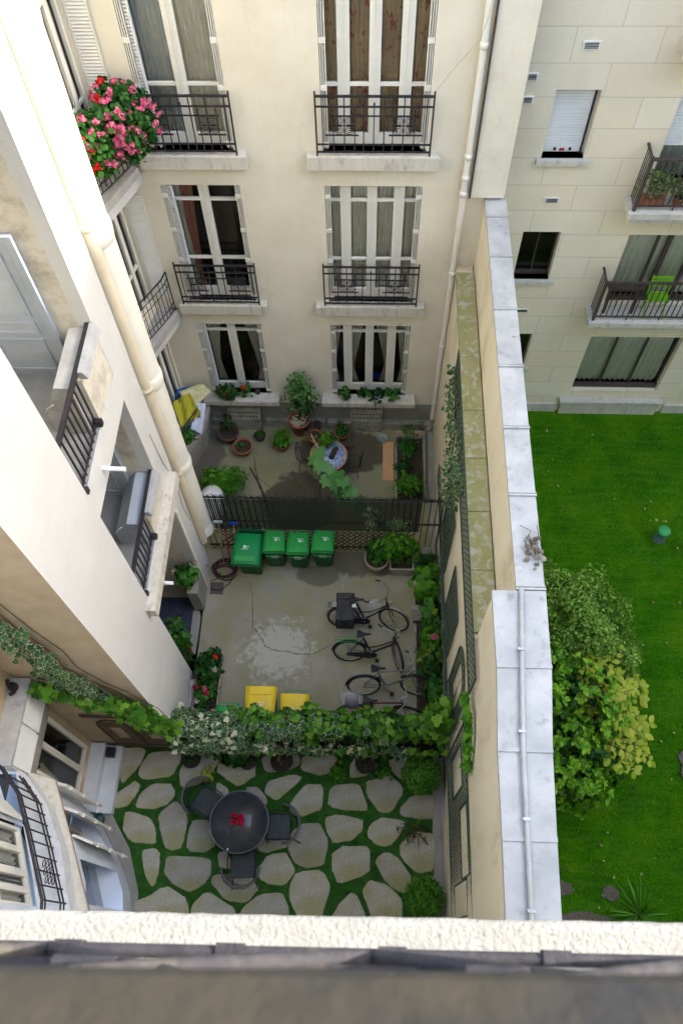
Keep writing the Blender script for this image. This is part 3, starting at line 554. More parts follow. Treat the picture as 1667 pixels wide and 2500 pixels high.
MB().prism([(x - .1, y) for x, y in G0] + [(-5.0, 8.8), (-4.5, 9.5), (-4.2, 10.2), (-4.0, 11.06)], 0, .739).build('base_wall', GREYW, BW)
MB().prism([(x - .0, y - .0) for x, y in [(-3.78, 11.0), (-3.85, 10.5), (-4.1, 10.0), (-4.5, 9.4)]] + [(-4.6, 9.5), (-4.2, 10.1), (-4.0, 10.6), (-3.9, 11.0)], 0, .12).build('step', DSTONE, BW)
def curved_rail(parent, path, z0, h, name='balcony_railing', knobs=True, sp=.105, scroll=True):
    mb = MB(); pts = [Vector((x, y, 0)) for x, y in path]; D = [0]
    for a, b in zip(pts, pts[1:]): D.append(D[-1] + (b - a).length)
    def at(d):
        for i in range(len(pts) - 1):
            if d <= D[i + 1] + 1e-6: return pts[i].lerp(pts[i + 1], (d - D[i]) / (D[i + 1] - D[i]))
        return pts[-1]
    for zz, r in ((z0 + h, .016), (z0 + h * .84, .01), (z0 + h * .68, .008), (z0 + h * .22, .01), (z0 + h * .07, .01)): mb.tube([(p.x, p.y, zz) for p in pts], r, 6)
    n = int(D[-1] / sp)
    for i in range(n + 1):
        p = at(D[-1] * i / n); e = i in (0, n)
        if i % 3 == 1 and knobs: a, b = z0 + h * .13, z0 + h * .78
        else: a, b = z0 + (0 if e else h * .07), z0 + h
        mb.tube([(p.x, p.y, a), (p.x, p.y, b)], .013 if e else .008, 6)
        if i % 3 == 1 and knobs:
            for zk in (a, b): mb.lathe([(0, -.022), (.016, 0), (0, .025)], (p.x, p.y, zk), 8)
    if scroll:
        p = at(D[-1] * .5); q = at(D[-1] * .5 + .05); t = (q - p).normalized()
        for du in (-.08, .0, .08):
            for dz in (.32, .44, .56):
                c = p + t * du; pa = [(c.x + t.x * .04 * math.cos(a), c.y + t.y * .04 * math.cos(a), z0 + h * dz + .045 * math.sin(a)) for a in [k * math.pi / 6 for k in range(12)]]; mb.tube(pa, .006, 5, closed=True)
    return mb.build(name, IRON, parent)
RP = [(-3.83, 11.0), (-3.88, 10.8), (-4.04, 10.48), (-4.25, 10.1), (-4.48, 9.7), (-4.8, 9.25)]
for z in (7.25, 3.92): curved_rail(BW, RP, z, 1.0)
curved_rail(BW, [(-3.75, 10.95), (-3.78, 10.4), (-3.87, 10.2), (-4.08, 9.78), (-4.4, 9.3)], .9, .55, scroll=False)
# ---------------------------------------------------------------- stair wing with open landings
SW = thing('stair_wing', 'white rendered stair wing with open landings and railings on the left of the courtyard', 'building', (-3.4, 5.4, 0))
T = frame(-3.4, 0, 0, 1)      # u = world y, v = inward (-x)
Y0, Y1, YE = 4.78, 6.64, 7.5
LV = [(0.0, 3.37), (4.19, 6.79), (7.36, 11.3)]
mb = MB(T); mb.facade(3.37, YE - .12, 0, 18, [(Y0, Y1 + (.12 if a == 0 else 0), a, b) for a, b in LV], .18)
# rounded far corner and far return
cs = [(YE - .12 + .12 * math.sin(a), .12 - .12 * math.cos(a)) for a in [k * math.pi / 10 for k in range(6)]]
mb.add([(u, v, z) for z in (0, 18) for u, v in cs], [(i, i + 1, i + 7, i + 6) for i in range(5)], True)
mb.add([(YE, .12, 0), (YE, 3.6, 0), (YE, 3.6, 18), (YE, .12, 18)], [(0, 1, 2, 3)])
mb.add([(3.37, 0, 18), (YE, 0, 18), (YE, 3.6, 18), (3.37, 3.6, 18)], [(0, 1, 2, 3)]); mb.build('wall', WHITE, SW)
INW = mat('landing_render', (.6, .57, .48), (.54, .5, .42), 2, .9, .4, 90, stain=(.3, .26, .2), sscale=2, slo=.5, shi=.75)
FLR = mat('landing_floor', (.25, .26, .27), (.2, .2, .2), 3, .8, .3, 60)
mb = MB(T); fl = MB(T)
for a, b in LV:
    y1 = Y1 + (.12 if a == 0 else 0)
    DP_ = 1.5 if a > 0 else 2.3
    mb.add([(Y0, .18, a), (y1, .18, a), (y1, DP_, a), (Y0, DP_, a), (Y0, .18, b), (y1, .18, b), (y1, DP_, b), (Y0, DP_, b)], [(1, 5, 6, 2), (0, 3, 7, 4), (2, 6, 7, 3), (4, 7, 6, 5)])
    if a > 0: MB(T).box(Y0 + .002, .02, a - .05, y1 - .002, 1.49, a + .012).build('landing_floor', FLR, SW)
mb.build('landing_wall', INW, SW)
mt = MB().prism([(-3.62, 4.9), (-3.6, 5.6), (-3.58, 6.2), (-3.66, 6.5), (-5.2, 6.5), (-5.2, 4.9)], .0, .02); top(mt, 'door_mat', mat('dark_blue_floor', (.03, .035, .06), (.045, .05, .08), 6, .9, .3, 200), (-4.2, 5.7, 0), 'dark blue mat covering the ground floor entrance recess', 'mat')
top(MB().prism([(-3.6, 5.2), (-3.44, 5.25), (-3.42, 6.0), (-3.46, 6.2), (-3.6, 6.2)], 0, .03), 'threshold', GREYW, (-3.5, 5.7, 0), 'low grey threshold strip in front of the blue entrance mat', 'threshold')
TD = frame(-5.7, Y1, 1, 0)    # far wall of a landing faces the camera: u from -5.7 in +x, v negative = towards camera
for a, b in LV[1:3]:
    y = -.003; d = MB(TD); d.box(.88, -.05, a + .012, 1.76, y, a + 2.3)
    dr = d.build('door', BLUEG, SW); f = MB(TD)
    f.box(.81, -.075, a + .012, .88, y, a + 2.38).box(1.76, -.075, a + .012, 1.84, y, a + 2.38).box(.88, -.075, a + 2.3, 1.76, y, a + 2.38); f.build('door_frame', BLUEG, dr)
    p = MB(TD)
    for z0, z1 in ((.15, .75), (.85, 1.05), (1.15, 2.15)):
        for q0, q1 in ((1.0, 1.63),):
            for (u0, u1, w0, w1) in ((q0, q1, z0, z0 + .03), (q0, q1, z1 - .03, z1), (q0, q0 + .03, z0 + .03, z1 - .03), (q1 - .03, q1, z0 + .03, z1 - .03)): p.box(u0, -.066, a + w0, u1, -.05, a + w1)
    p.build('moulding', BLUEG, dr); MB(TD).box(.92, -.09, a + 1.0, .97, -.05, a + 1.12).build('lock_plate', BROWNM, dr)
for i, (a, b) in enumerate(LV[1:3]):
    # railing with meter cabinet and zinc capped parapet at the far end
    rl = MB(T); vv = .05; ztop = a + (.98 if i else .76)
    yb = 5.8
    rl.box(Y0 + .0, vv - .03, ztop - .02, Y1 - .003, vv + .03, ztop + .02).box(Y0 + .02, vv - .012, a + .06, yb, vv + .012, a + .09)
    n = 8
    for k in range(n + 1): y = Y0 + .03 + (yb - .05 - Y0) * k / n; rl.box(y - .01, vv - .01, a + .012, y + .01, vv + .01, ztop - .02)
    rl.box(yb - .04, -.03, a + .03, yb + .03, vv + .02, a + .13).box(Y0 - .0, -.03, a + .0, Y0 + .06, vv + .02, a + .1); rl.build('railing', IRON, SW)
    pr = MB(T).box(yb + .03, .002, a + .012, Y1 - .003, .1, ztop - .09).build('parapet', INW, SW)
    MB(T).loft([[(yb + .05, -.09, ztop - .09), (yb + .05, .02, ztop - .09), (yb + .05, .02, ztop + .03), (yb + .05, -.04, ztop + .03)], [(Y1 - .02, -.09, ztop - .09), (Y1 - .02, .02, ztop - .09), (Y1 - .02, .02, ztop + .03), (Y1 - .02, -.04, ztop + .03)]], smooth=False).build('zinc_cap', ZINC, pr)
    ck = MB(T)  # sloping cabinet standing inside the parapet
    pf = [(.1, a + .02), (.55, a + .02), (.56, a + .35), (.3, ztop - .06), (.1, ztop - .06)]; s0 = [(yb - .12, v_, z_) for v_, z_ in pf]; s1 = [(Y1 - .01, v_, z_) for v_, z_ in pf]
    ck.loft([s0, s1], smooth=False); c_ = ck.build('chute_cabinet', mat('cabinet_grey', (.4, .4, .38), (.31, .31, .29), 5, .7, .3, 40) if i == 1 else BLUEG, SW)
    hk = MB(T); hk.tube([(yb - .12, .4, a + .6), (yb - .2, .45, a + .62), (yb - .17, .5, a + .52)], .012, 6); hk.build('handle', CHROME, c_)
    sp = MB(T).tube([(5.35 - .2 * (i == 0), .02, a - .3), (5.35 - .2 * (i == 0), -.3, a - .32)], .032, 10, caps=True); s_ = sp.build('drain_spout', PAINTW, SW)
    MB(T).lathe([(.022, 0), (.022, .001)], (5.35 - .2 * (i == 0), -.3, a - .3), 8) if False else None
# projecting string ledge under the first landing
lg = MB(T); lg.loft([[(4.55, -.16, 3.93), (4.55, -.001, 3.93), (4.55, -.001, 4.165), (4.55, -.15, 4.165)], [(7.1, -.16, 3.93), (7.1, -.001, 3.93), (7.1, -.001, 4.165), (7.1, -.15, 4.165)]], smooth=False); lg.build('ledge', STONE, SW)
MB(T).box(6.23, -.03, 0, 6.76, .18, .9).build('stone_pedestal', GREYW, SW)
MB(T).box(Y1 + .125, -.02, 0, Y1 + .2, 0, 3.3).build('door_jamb', PAINT, SW)
# tan side wall of the wing facing the camera
TT = frame(-6.2, 3.37, 1, 0); MB(TT).facade(0, 2.8, 0, 18, []).build('side_wall', TAN, SW)
# ---------------------------------------------------------------- big drainpipe with elbow
BP = thing('large_drainpipe', 'thick cream drainpipe with collars rising up the far corner of the stair wing', 'drainpipe', (-3.36, 7.72, 0))
PX, PY, PR = -3.43, 7.66, .24
MB().tube([(PX, PY, 1.15), (PX, PY, 18)], PR, 28).build('pipe', PAINT, BP)
mb = MB()
for z in (1.2, 3.6, 6.05, 8.9, 11.5): MB().lathe([(PR, -.16), (PR + .012, -.15), (PR + .012, -.12), (PR + .016, -.11), (PR + .022, -.03), (PR + .022, .03), (PR + .014, .05), (PR + .012, .1), (PR, .11)], (PX, PY, z), 28).build('collar', PAINT, BP)
el = [(PX, PY, 1.25), (PX, PY, 1.06), (PX + .02, PY + .08, .94), (PX + .06, PY + .25, .86), (PX + .09, PY + .5, .84), (PX + .09, PY + .8, .8), (PX + .06, PY + .98, .66), (PX + .04, PY + 1.05, .4), (PX + .04, PY + 1.06, 0)]
MB().tube(el, PR + .005, 24).lathe([(PR + .03, -.1), (PR + .035, .02), (PR, .05)], (PX, PY, 1.12), 24).build('elbow', PAINTW, BP)
mb = MB()
for z in (3.4, 5.85, 1.1, 8.7): MB().tube([(PX + .05, PY - PR, z), (PX - .02, PY - PR - .25, z), (-3.41, 7.3, z + .02)], .008, 6).lathe([(0, -.02), (.022, -.02), (.022, .02), (0, .02)], (PX + .05, PY - PR - .01, z), 8).build('bracket', CHROME, BP)
YPIPE = mat('shaded_cream_paint', (.64, .57, .42), (.58, .51, .37), 3, .6)  # cream paint made darker and yellower, the pipe's shade put into its colour
SP = thing('slim_downpipe', 'slim cream downpipe beside the thick drainpipe on the stair wing', 'drainpipe', (-3.33, 7.28, 3))
MB().tube([(-3.36, 7.37, 1.0), (-3.36, 7.37, 18)], .085, 14).build('pipe', YPIPE, SP)
mb = MB()
for z in (3.7, 6.1, 9.2): MB().lathe([(.085, -.05), (.096, -.045), (.096, .045), (.085, .05)], (-3.36, 7.37, z), 14).build('collar', YPIPE, SP)
top(MB().tube([(-3.385, 6.95, 5.5), (-3.385, 7.02, 4.6), (-3.385, 7.1, 4.2), (-3.385, 7.2, 3.6), (-3.385, 7.12, 2.9), (-3.385, 7.2, 2.2)], .007, 5), 'cable', CABLE, (-3.38, 7, 3), 'loose beige cable hanging down the stair wing behind the thick drainpipe', 'cable')
# ---------------------------------------------------------------- near bow building
NB = thing('near_bow_building', 'white curved building front at the lower left with steps, a balcony and a louvred bay', 'building', (-4.9, 1.5, 0))
A = [(-3.93, -.6), (-3.96, .1), (-4.01, .49), (-4.07, .79), (-4.22, 1.1), (-4.42, 1.42), (-4.73, 1.82), (-5.04, 2.17), (-5.14, 2.28)]
def pathwall(mb, P, z0, z1, ops={}, depth=.2):
    for i in range(len(P) - 1):
        (ax, ay), (bx, by) = P[i], P[i + 1]; Ti = frame(ax, ay, bx - ax, by - ay); L = math.hypot(bx - ax, by - ay)
        s_ = MB(Ti).facade(0, L, z0, z1, ops.get(i, []), depth); mb.add(s_.v, s_.f)
mb = MB(); pathwall(mb, A, 0, .55); 
for seg_ in ([A[0], A[1], A[2]], [A[4], A[5]], [A[6], A[7], A[8]]): pathwall(mb, seg_, .55, 3.6)
pathwall(mb, A, 2.75, 3.6) if False else None
for seg_ in ([A[2], A[3], A[4]], [A[5], A[6]]): pathwall(mb, seg_, 2.7, 3.6)
NBW = mat('sky_tinted_white_paint', (.66, .7, .76), (.58, .62, .68), 2.5, .7, .2, 50, stain=(.4, .41, .42), sscale=2, slo=.6, shi=.8)  # white paint with the blue cast of skylight mixed into its colour
mb.build('curved_wall', NBW, NB)
# recessed door behind the curve
TI = frame(-4.32, .45, -.42, 1.0); ig = MB(TI); ig.box(-.1, .0, .5, .85, .03, 2.7); dr = ig.build('door', BLUEG, NB)
MB(TI).box(.05, -.02, 1.1, .7, -.001, 2.6).build('pane', mat('blue_reflection_glass', (.1, .13, .2), (.14, .17, .24), 2, .08), dr)
for i in (2, 3, 5):
    (ax, ay), (bx, by) = A[i], A[i + 1]; pass
MB().prism([(x - .004, y) for x, y in A] + [(-6.2, 2.28), (-6.2, -.6)], .02, .555).build('raised_floor', NBW, NB)
MB().add([(-5.2, 2.27, .56), (-5.2, -.6, .56), (-5.2, -.6, 3.5), (-5.2, 2.27, 3.5)], [(0, 1, 2, 3)]).build('inner_wall', NBW, NB)
TJ = frame(-4.65, 1.3, -.25, .35); w_ = window(NB, TJ, -.05, .55, .5, 2.7, 0, [(.22, .28)], (), [], room=.3)
for (px, py, a) in ((-4.42, 1.42, (.62, -.2)), (-4.73, 1.84, (.42, -.12)), (-5.02, 2.2, (.3, -.05))):   # shutter leaves standing open
    Tq = frame(px, py, a[0], a[1]); s_ = MB(Tq); s_.box(.0, 0, .62, .36, .02, 2.68).box(.02, .021, .62, .38, .04, 2.68)
    for z in (.9, 1.7, 2.4): s_.box(.36, -.01, z, .39, .05, z + .05)
    s_.build('shutter', PAINT, NB)
MB().prism([(-3.83, -.6), (-3.86, .2), (-3.93, .81), (-4.2, 1.52), (-4.63, 2.11), (-5.0, 2.2), (-4.73, 1.84), (-4.42, 1.44), (-4.22, 1.12), (-4.0, .5), (-3.92, -.6)], 0, .035).build('kerb', GREYW, NB)
# straight window wall with steps
TX = frame(-5.14, 0, 0, 1); mb = MB(TX); mb.facade(2.2, 3.37, 0, 8, [(2.33, 3.27, .38, 2.75)], .12); mb.build('wall', TAN, NB)
w_ = window(NB, TX, 2.33, 3.27, .38, 2.75, .06, [(2.76, 2.86)], (), [(2.36, 2.6, .6, 2.2, SHEER, (-1, 1.2, .1))], fw=.08)
mb = MB(TX); mb.box(2.1, -.26, 0, 3.34, 0, .36); mb.box(2.1, -.54, 0, 3.34, -.2601, .17); STEPM = mat('painted_step', (.62, .65, .67), (.55, .58, .6), 4, .6, .15, 40, stain=(.06, .07, .07), sscale=5, slo=.68, shi=.72)
mb.build('steps', STEPM, NB)
MB(TX).box(2.2, -.03, 2.8, 3.35, 0, 3.6).build('lintel', BROWNM if False else GREYW, NB)
# lower slab, cornice and balcony of the curved part
E0 = [(-3.56, -.6), (-3.6, .1), (-3.68, .36), (-3.88, .78), (-4.13, 1.32), (-4.5, 2.07)]; BK = [(-5.0, 2.2), (-4.6, 1.3), (-4.25, .4), (-4.2, -.6)]
ED = mat('rusty_edge', (.3, .1, .05), (.2, .09, .06), 12, .9, .3, 60)
MB().prism(E0 + BK, 3.5, 3.56).build('rusty_edge', ED, NB); MB().prism([(x + .004, y + .004) for x, y in E0] + BK, 3.561, 3.62).build('cornice', STONE, NB)
E1 = [(-3.7, -.6), (-3.74, .1), (-3.82, .36), (-4.1, 1.13), (-4.41, 1.67), (-4.76, 2.05)]
MB().prism(E1 + BK, 3.62, 3.95).build('balcony_slab', mat('pale_sill_stone', (.6, .61, .62), (.5, .51, .52), 5, .9, .4, 60, stain=(.3, .3, .29), sscale=6, slo=.58, shi=.75), NB)
NR = [(-3.8, -.55), (-3.84, .1), (-3.89, .44), (-4.2, 1.12), (-4.48, 1.68), (-4.8, 2.02)]
def ladder_rail():
    mb = MB(); h = .92; z0 = 3.96; pts = [Vector((x, y, 0)) for x, y in NR]
    for zz, r in ((h, .02), (.8, .012), (.22, .012), (.08, .012)): mb.tube([(p.x, p.y, z0 + zz) for p in pts], r, 6)
    D = 0
    for a, b in zip(pts, pts[1:]):
        L = (b - a).length; n = max(1, round(L / .17))
        for i in range(n): p = a.lerp(b, i / n); mb.tube([(p.x, p.y, z0), (p.x, p.y, z0 + h)], .012, 6)
    for k in range(3):
        for q in range(3):
            c = Vector((-4.03, .78, z0 + .35 + .13 * k)) + Vector((-.36, .93, 0)) * (.1 * (q - 1)); mb.ring(tuple(c), .045, .007, 'x', 12, 5)
    return mb.build('balcony_railing', IRON, NB)
ladder_rail()
B2 = [(-4.2, -.6), (-4.24, .39), (-4.4, .8), (-4.64, 1.37), (-4.97, 1.62), (-5.3, 2.2)]
mb = MB(); pathwall(mb, B2[:2], 3.95, 14); pathwall(mb, B2[3:], 3.95, 14); pathwall(mb, B2[1:4], 3.95, 4.05); pathwall(mb, B2[1:4], 6.3, 14); mb.build('upper_wall', NBW, NB)
for i in (1, 2):
    (ax, ay), (bx, by) = B2[i], B2[i + 1]; L = math.hypot(bx - ax, by - ay)
    window(NB, frame(ax, ay, bx - ax, by - ay), 0, L, 4.05, 6.3, .05, [(L / 2 - .04, L / 2 + .04)], (5.1,), [(.05, L - .05, 4.15, 6.2, SHEER)])
mb = MB(frame(-4.66, 1.42, -.33, .25)); z = 4.1
while z < 6.2: mb.box(.02, -.05, z, .38, -.02, z + .03); z += .05
mb.build('louvred_shutter', PAINT, NB)
# louvred bay box
MB().prism([(-4.85, 2.1), (-4.85, 3.35), (-6.4, 3.36), (-6.4, 2.1)], 4.36, 4.42).build('bay_roof', ZINC, NB)
mb = MB(TX); u0, u1 = 2.12, 3.34; V = -.28
bx = MB().box(-6.4, 2.13, 3.66, -4.9, 3.33, 4.355).build('bay', PAINTW, NB)
for a, b in ((u0 + .02, 2.7), (2.74, u1 - .02)):
    mb.box(a, V - .0, 3.66, a + .05, V + .03, 4.34).box(b - .05, V, 3.66, b, V + .03, 4.34).box(a + .05, V, 3.66, b - .05, V + .03, 3.72).box(a + .05, V, 4.28, b - .05, V + .03, 4.34); z = 3.74
    while z < 4.26: mb.box(a + .05, V + .004, z, b - .05, V + .022, z + .018); z += .028
mb.build('louvre_panel', PAINTW, bx)
top(MB().lathe([(.05, 0), (.07, .02), (.06, .12), (.03, .16)], (-5.05, 3.2, 4.42), 12).tube([(-5.02, 3.2, 4.5), (-4.98, 3.1, 4.56), (-5.0, 3.05, 4.62)], .03, 8).tube([(-5.1, 3.2, 4.5), (-5.12, 3.28, 4.58)], .03, 8), 'roof_vent', BLACKP, (-5.05, 3.2, 4.42), 'small dark double vent cap on the grey roof of the louvred bay', 'vent')
MB().add([(-5.145, 2.13, 4.43), (-5.145, 3.36, 4.43), (-5.145, 3.36, 14), (-5.145, 2.13, 14)], [(0, 1, 2, 3)]).build('bay_back_wall', WHITE, NB)
# ---------------------------------------------------------------- neighbouring stone building
NE = thing('stone_building', 'pale limestone block apartment building with railed balconies beyond the lawn', 'building', (6, 11.6, 0))
T = frame(0, 11.6, 1, 0)
ops = [(2.78, 3.47, 6.95, 8.14), (2.77, 3.46, 4.25, 5.41), (2.77, 3.46, 1.6, 2.68), (4.7, 6.65, .78, 2.62), (4.7, 6.65, 3.6, 5.36), (4.7, 6.65, 6.35, 8.08), (4.7, 6.65, 9.1, 10.8), (2.78, 3.47, 9.7, 10.9), (8, 10, .78, 2.62), (8, 10, 3.6, 5.36), (8, 10, 6.35, 8.08)]
MB(T).facade(2.17, 15, 0, 17.5, ops, .22).add([(2.17, 0, 17.5), (15, 0, 17.5), (15, 9, 17.5), (2.17, 9, 17.5), (15, 0, 0), (15, 9, 0)], [(0, 1, 2, 3), (4, 5, 2, 1)]).build('wall', BLOCK, NE)
mb = MB(T); mb.box(2.2, -.05, 0, 4.5, 0, .3).box(7.0, -.05, 0, 15, 0, .3).box(4.56, -.1, 0, 6.84, .2, .45).box(4.5, -.16, .45, 6.88, .2, .52); mb.build('plinth', STONE, NE)
for i, (a, b, c, d) in enumerate(ops[:3]):
    sill(NE, T, a - .08, b + .1, c - .1, c, -.08, .22)
    if i == 0:
        mb = MB(T); z = c + .03; mb.box(a, .16, c + .005, b, .2, d)
        while z < d - .02: mb.box(a + .01, .145, z, b - .01, .16, z + .042); z += .048
        rs = mb.build('roller_shutter', PAINTW, NE); MB(T).box(a + .2, .13, c + .05, a + .24, .144, c + .1).box(b - .24, .13, c + .05, b - .2, .144, c + .1).box(b - .06, .12, c, b - .03, .15, d).build('catch', IRON, rs)
        MB(T).box(a + .3, .133, c + .04, a + .38, .1445, c + .085).build('red_tag', mat('red_tag', (.4, .04, .03)), rs)
    else: window(NE, T, a, b, c, d, .14, [((a + b) / 2 - .01, (a + b) / 2 + .01)], (), [], fmat=BROWNM, fw=.03)
for i, (a, b, c, d) in enumerate(ops[3:]):
    if i == 4: continue
    n = 3; ms = [(a + (b - a) * k / n - .02, a + (b - a) * k / n + .02) for k in range(1, n)]
    if i == 1: ms = [(5.3, 5.34), (5.5, 5.58), (6.0, 6.05)]
    w_ = window(NE, T, a, b, c, d, .14, ms, (), [(a + .04, b - .04, c + .1, d - .04, GREENC if i != 2 else BLUEC, None, 16)], fmat=BROWNM, fw=.03)
    MB(T).box(a, .1, c, b, .138, c + (.16 if i in (0,) else .08)).build('bottom_rail', BROWNM, w_)
    if i == 2: # half lowered shutter
        mb = MB(T); z = 7.15
        while z < d: mb.box(a, .07, z, b, .095, z + .042); z += .048
        mb.build('roller_shutter', PAINTW, w_)
for zs, zr in ((3.45, 1.0), (6.12, 1.0), (8.85, 1.0)):
    for x0, x1 in ((4.36, 7.0), (7.7, 10.3)):
        s_ = MB(T); s_.box(x0, -.5, zs, x1, 0, zs + .12).box(x0 + .06, -.44, zs - .12, x1 - .06, 0, zs - .001); s_ = s_.build('balcony_slab', STONE, NE)
        r = MB(T); zt = zs + .12 + 1.0; v0 = -.4
        r.box(x0 + .08, v0 - .025, zt - .02, x1 - .08, v0 + .025, zt + .015).box(x0 + .08, v0 - .012, zs + .2, x1 - .08, v0 + .012, zs + .225)
        n = int((x1 - x0 - .2) / .105)
        for k in range(n + 1): x = x0 + .1 + (x1 - x0 - .2) * k / n; r.box(x - .009, v0 - .009, zs + (.12 if k % 6 == 0 else .2), x + .009, v0 + .009, zt)
        for x in (x0 + .09, x1 - .09):
            r.box(x - .025, v0 - .03, zs + .1, x + .025, v0 + .03, zt + .04).box(x - .02, v0, zt - .02, x + .02, 0, zt + .01)
            for k in range(4): r.box(x - .008, v0 + .08 * (k + 1), zs + .12, x + .008, v0 + .08 * (k + 1) + .014, zt - .02)
        r.build('railing', BROWNM, s_)
VS = [(3.0, 8.77, .26, .12), (3.0, 6.06, .26, .11), (2.98, 3.34, .26, .09), (2.28, 8.3, .18, .11), (2.28, 7.93, .18, .11), (5.9, 8.77, .26, .12)]
for x, z, w_, h in VS:
    o = MB(T); o.box(x, -.02, z, x + w_, 0, z + h); o = o.build('air_vent', PAINTW, NE); m2 = MB(T)
    for k in range(4): m2.box(x + .03, -.028, z + .02 + k * h / 5, x + w_ - .03, -.0201, z + .02 + k * h / 5 + h * .09)
    m2.build('slat', BROWNM, o)
# unseen block added beyond the lawn; height and roofline shaped to shade the court
RB = thing('shade_block', 'unseen stone block added right of the lawn to shade the court', 'building', (24, 4, 0))
mb = MB(frame(24, 14, 0, -1)); mb.facade(-12, 36, 0, 24.9, [(u, u + 1.2, z + .8, z + 2.4) for u in range(-10, 35, 3) for z in (1, 4, 7, 10, 13, 16, 19)], .2)
mb.build('wall', BLOCK, RB); MB().box(24.22, -22, 0, 32, 26, 24.85).build('back_wing', BLOCK, RB); MB().box(24.3, 2.5, 24.91, 30, 7.0, 30).build('shade_attic', ZINC, RB)
# ---------------------------------------------------------------- building we look from
CB = thing('camera_building', 'rough white ledge and dark iron railing of the building the view is taken from', 'building', (0, -.3, 0))
def tl(x): return -.005 * x
LEDGE = mat('rough_white_ledge', (.25, .24, .21), (.21, .2, .175), 14, .95, .9, 110, stain=(.07, .066, .055), sscale=38, slo=.62, shi=.68, st=(1, 2.2, 1), bdist=.006)
zl = 14.2; Yo = lambda x: 1.5 * (.035 + .0131 * (x / 1.5))
nxx = 260; xs = np.linspace(-3.6, 3.6, nxx); prof = [(-.4, 0), (-.06, 0), (-.02, .0), (.02, .0), (.04, -.001), (.0, -.012)]
loops = []
vs = []; 
for x in xs:
    yo = Yo(x) + rnd.uniform(-.0012, .0012)
    for dy, dz in ((-.42, 0), (-.1, 0), (-.07, 0), (-.045, 0), (-.02, 0), (-.006, -.001), (0, -.01), (0, -.12)): vs.append((x, yo + dy, zl + dz + (rnd.uniform(-.0006, .0006) if dy > -.3 and dz > -.02 else 0)))
MB().add(vs, [(i * 8 + j, (i + 1) * 8 + j, (i + 1) * 8 + j + 1, i * 8 + j + 1) for i in range(nxx - 1) for j in range(7)], True).build('ledge', LEDGE, CB)
MB().box(-3.85, -1.2, 0, 14, -.42, 17.5).build('wall', CREAM, CB)
mb = MB(); zr = 14.4
yb_ = lambda x: -.004 + x * .0115
mb.tube([(-3.5, yb_(-3.5), zr), (3.5, yb_(3.5), zr)], .009, 8).tube([(-3.5, yb_(-3.5) - .03, zr + .32), (3.5, yb_(3.5) - .024, zr + .32)], .0075, 8)
for k in range(-14, 15):
    x = k * .232 + .05; mb.box(x - .02, yb_(x) - .008, zr - .012, x + .02, yb_(x) + .012, zr + .012)
mb.loft([[(x, -.03 + x * .01, zr + .1), (x, -.015 + x * .01, zr + .1), (x, -.015 + x * .01, zr + .112), (x, -.03 + x * .01, zr + .112)] for x in (-3.5, 3.5)], smooth=False)
for k in range(-6, 7):
    x = k * .46 + .02; y_ = x * .01
    for q in (1, -1): mb.tube([(x, y_ - .006, zr), (x + q * .09, y_ - .012, zr + .14), (x + q * .2, y_ - .02, zr + .3), (x + q * .3, y_ - .03, zr + .42)], .011, 8)
    mb.tube([(x, y_ - .006, zr - .2), (x, y_ - .006, zr)], .01, 8).tube([(x + .1, y_ - .022, zr + .28), (x + .17, y_ - .022, zr + .28)], .014, 10)
mb.box(-3.5, -.2, zr + .2, 3.5, -.04, zr + .21)
mb.build('railing', mat('weathered_iron', (.02, .018, .022), (.04, .036, .038), 20, .8, .4, 60, stain=(.07, .06, .045), sscale=9, slo=.55, shi=.7), CB)
HR = mat('weathered_handrail', (.034, .027, .016), (.02, .0165, .011), 3, .9, .5, 30, stain=(.012, .012, .0125), sscale=4, slo=.45, shi=.65, st=(1, 3, 1))
MB().loft([[(x, -.34 + x * .02, 15.16), (x, -.014 + x * .02, 15.16), (x, -.009 + x * .02, 15.18), (x, -.012 + x * .02, 15.21), (x, -.05 + x * .02, 15.24), (x, -.34 + x * .02, 15.25)] for x in (-1.5, 1.5)], smooth=False).build('handrail', HR, CB)
# ---------------------------------------------------------------- boundary walls on the right
MW = thing('mossy_wall', 'low yellowish boundary wall with a mossy stone coping along the right of the courtyard', 'wall', (1.7, 7.4, 0))
MB().box(1.56, 3.9, 0, 1.86, 11.065, 5.08).build('wall', WALLY, MW)
MOSSC = mat('mossy_coping', (.34, .33, .17), (.26, .26, .09), 3.5, 1, 1, 45, stain=(.42, .41, .33), sscale=7, slo=.5, shi=.6, bdist=.02)
mb = MB(); ys = [3.95, 4.9, 5.87, 6.83, 7.75, 8.86, 10.0, 10.82]
for a, b in zip(ys, ys[1:]):
    mb.box(1.535, a + .006, 5.081, 1.864, b - .006, 5.165)
mb.build('coping', MOSSC, MW)
ZW = thing('zinc_capped_wall', 'tall cream boundary wall capped with grey zinc sheets between courtyard and lawn', 'wall', (2, 6, 0))
Lf = [(1.57, 3.93), (1.57, 2.95), (1.52, 1.99), (1.51, 1.07), (1.49, .2)]; Rt = [(2.2, 3.93), (2.18, 2.92), (2.1, 2.0), (2.06, 1.05), (2.03, .2)]
mb = MB(); mb.box(1.885, 3.9301, 0, 2.19, 11.06, 6.56); mb.prism([(x + .02, y) for x, y in Lf] + [(x - .02, y) for x, y in Rt[::-1]], 0, 6.6)
mb.build('wall', WALLY, ZW)
mb = MB(); cuts = [3.96, 5.3, 6.37, 7.45, 8.55, 9.65, 10.55, 11.06]
for a, b in zip(cuts, cuts[1:]): mb.box(1.87, a, 6.561, 2.22, b, 6.62); mb.box(1.862, a + .0, 6.6201, 2.228, a + .028, 6.65); mb.box(1.862, a + .045, 6.6201, 2.228, a + .06, 6.64)
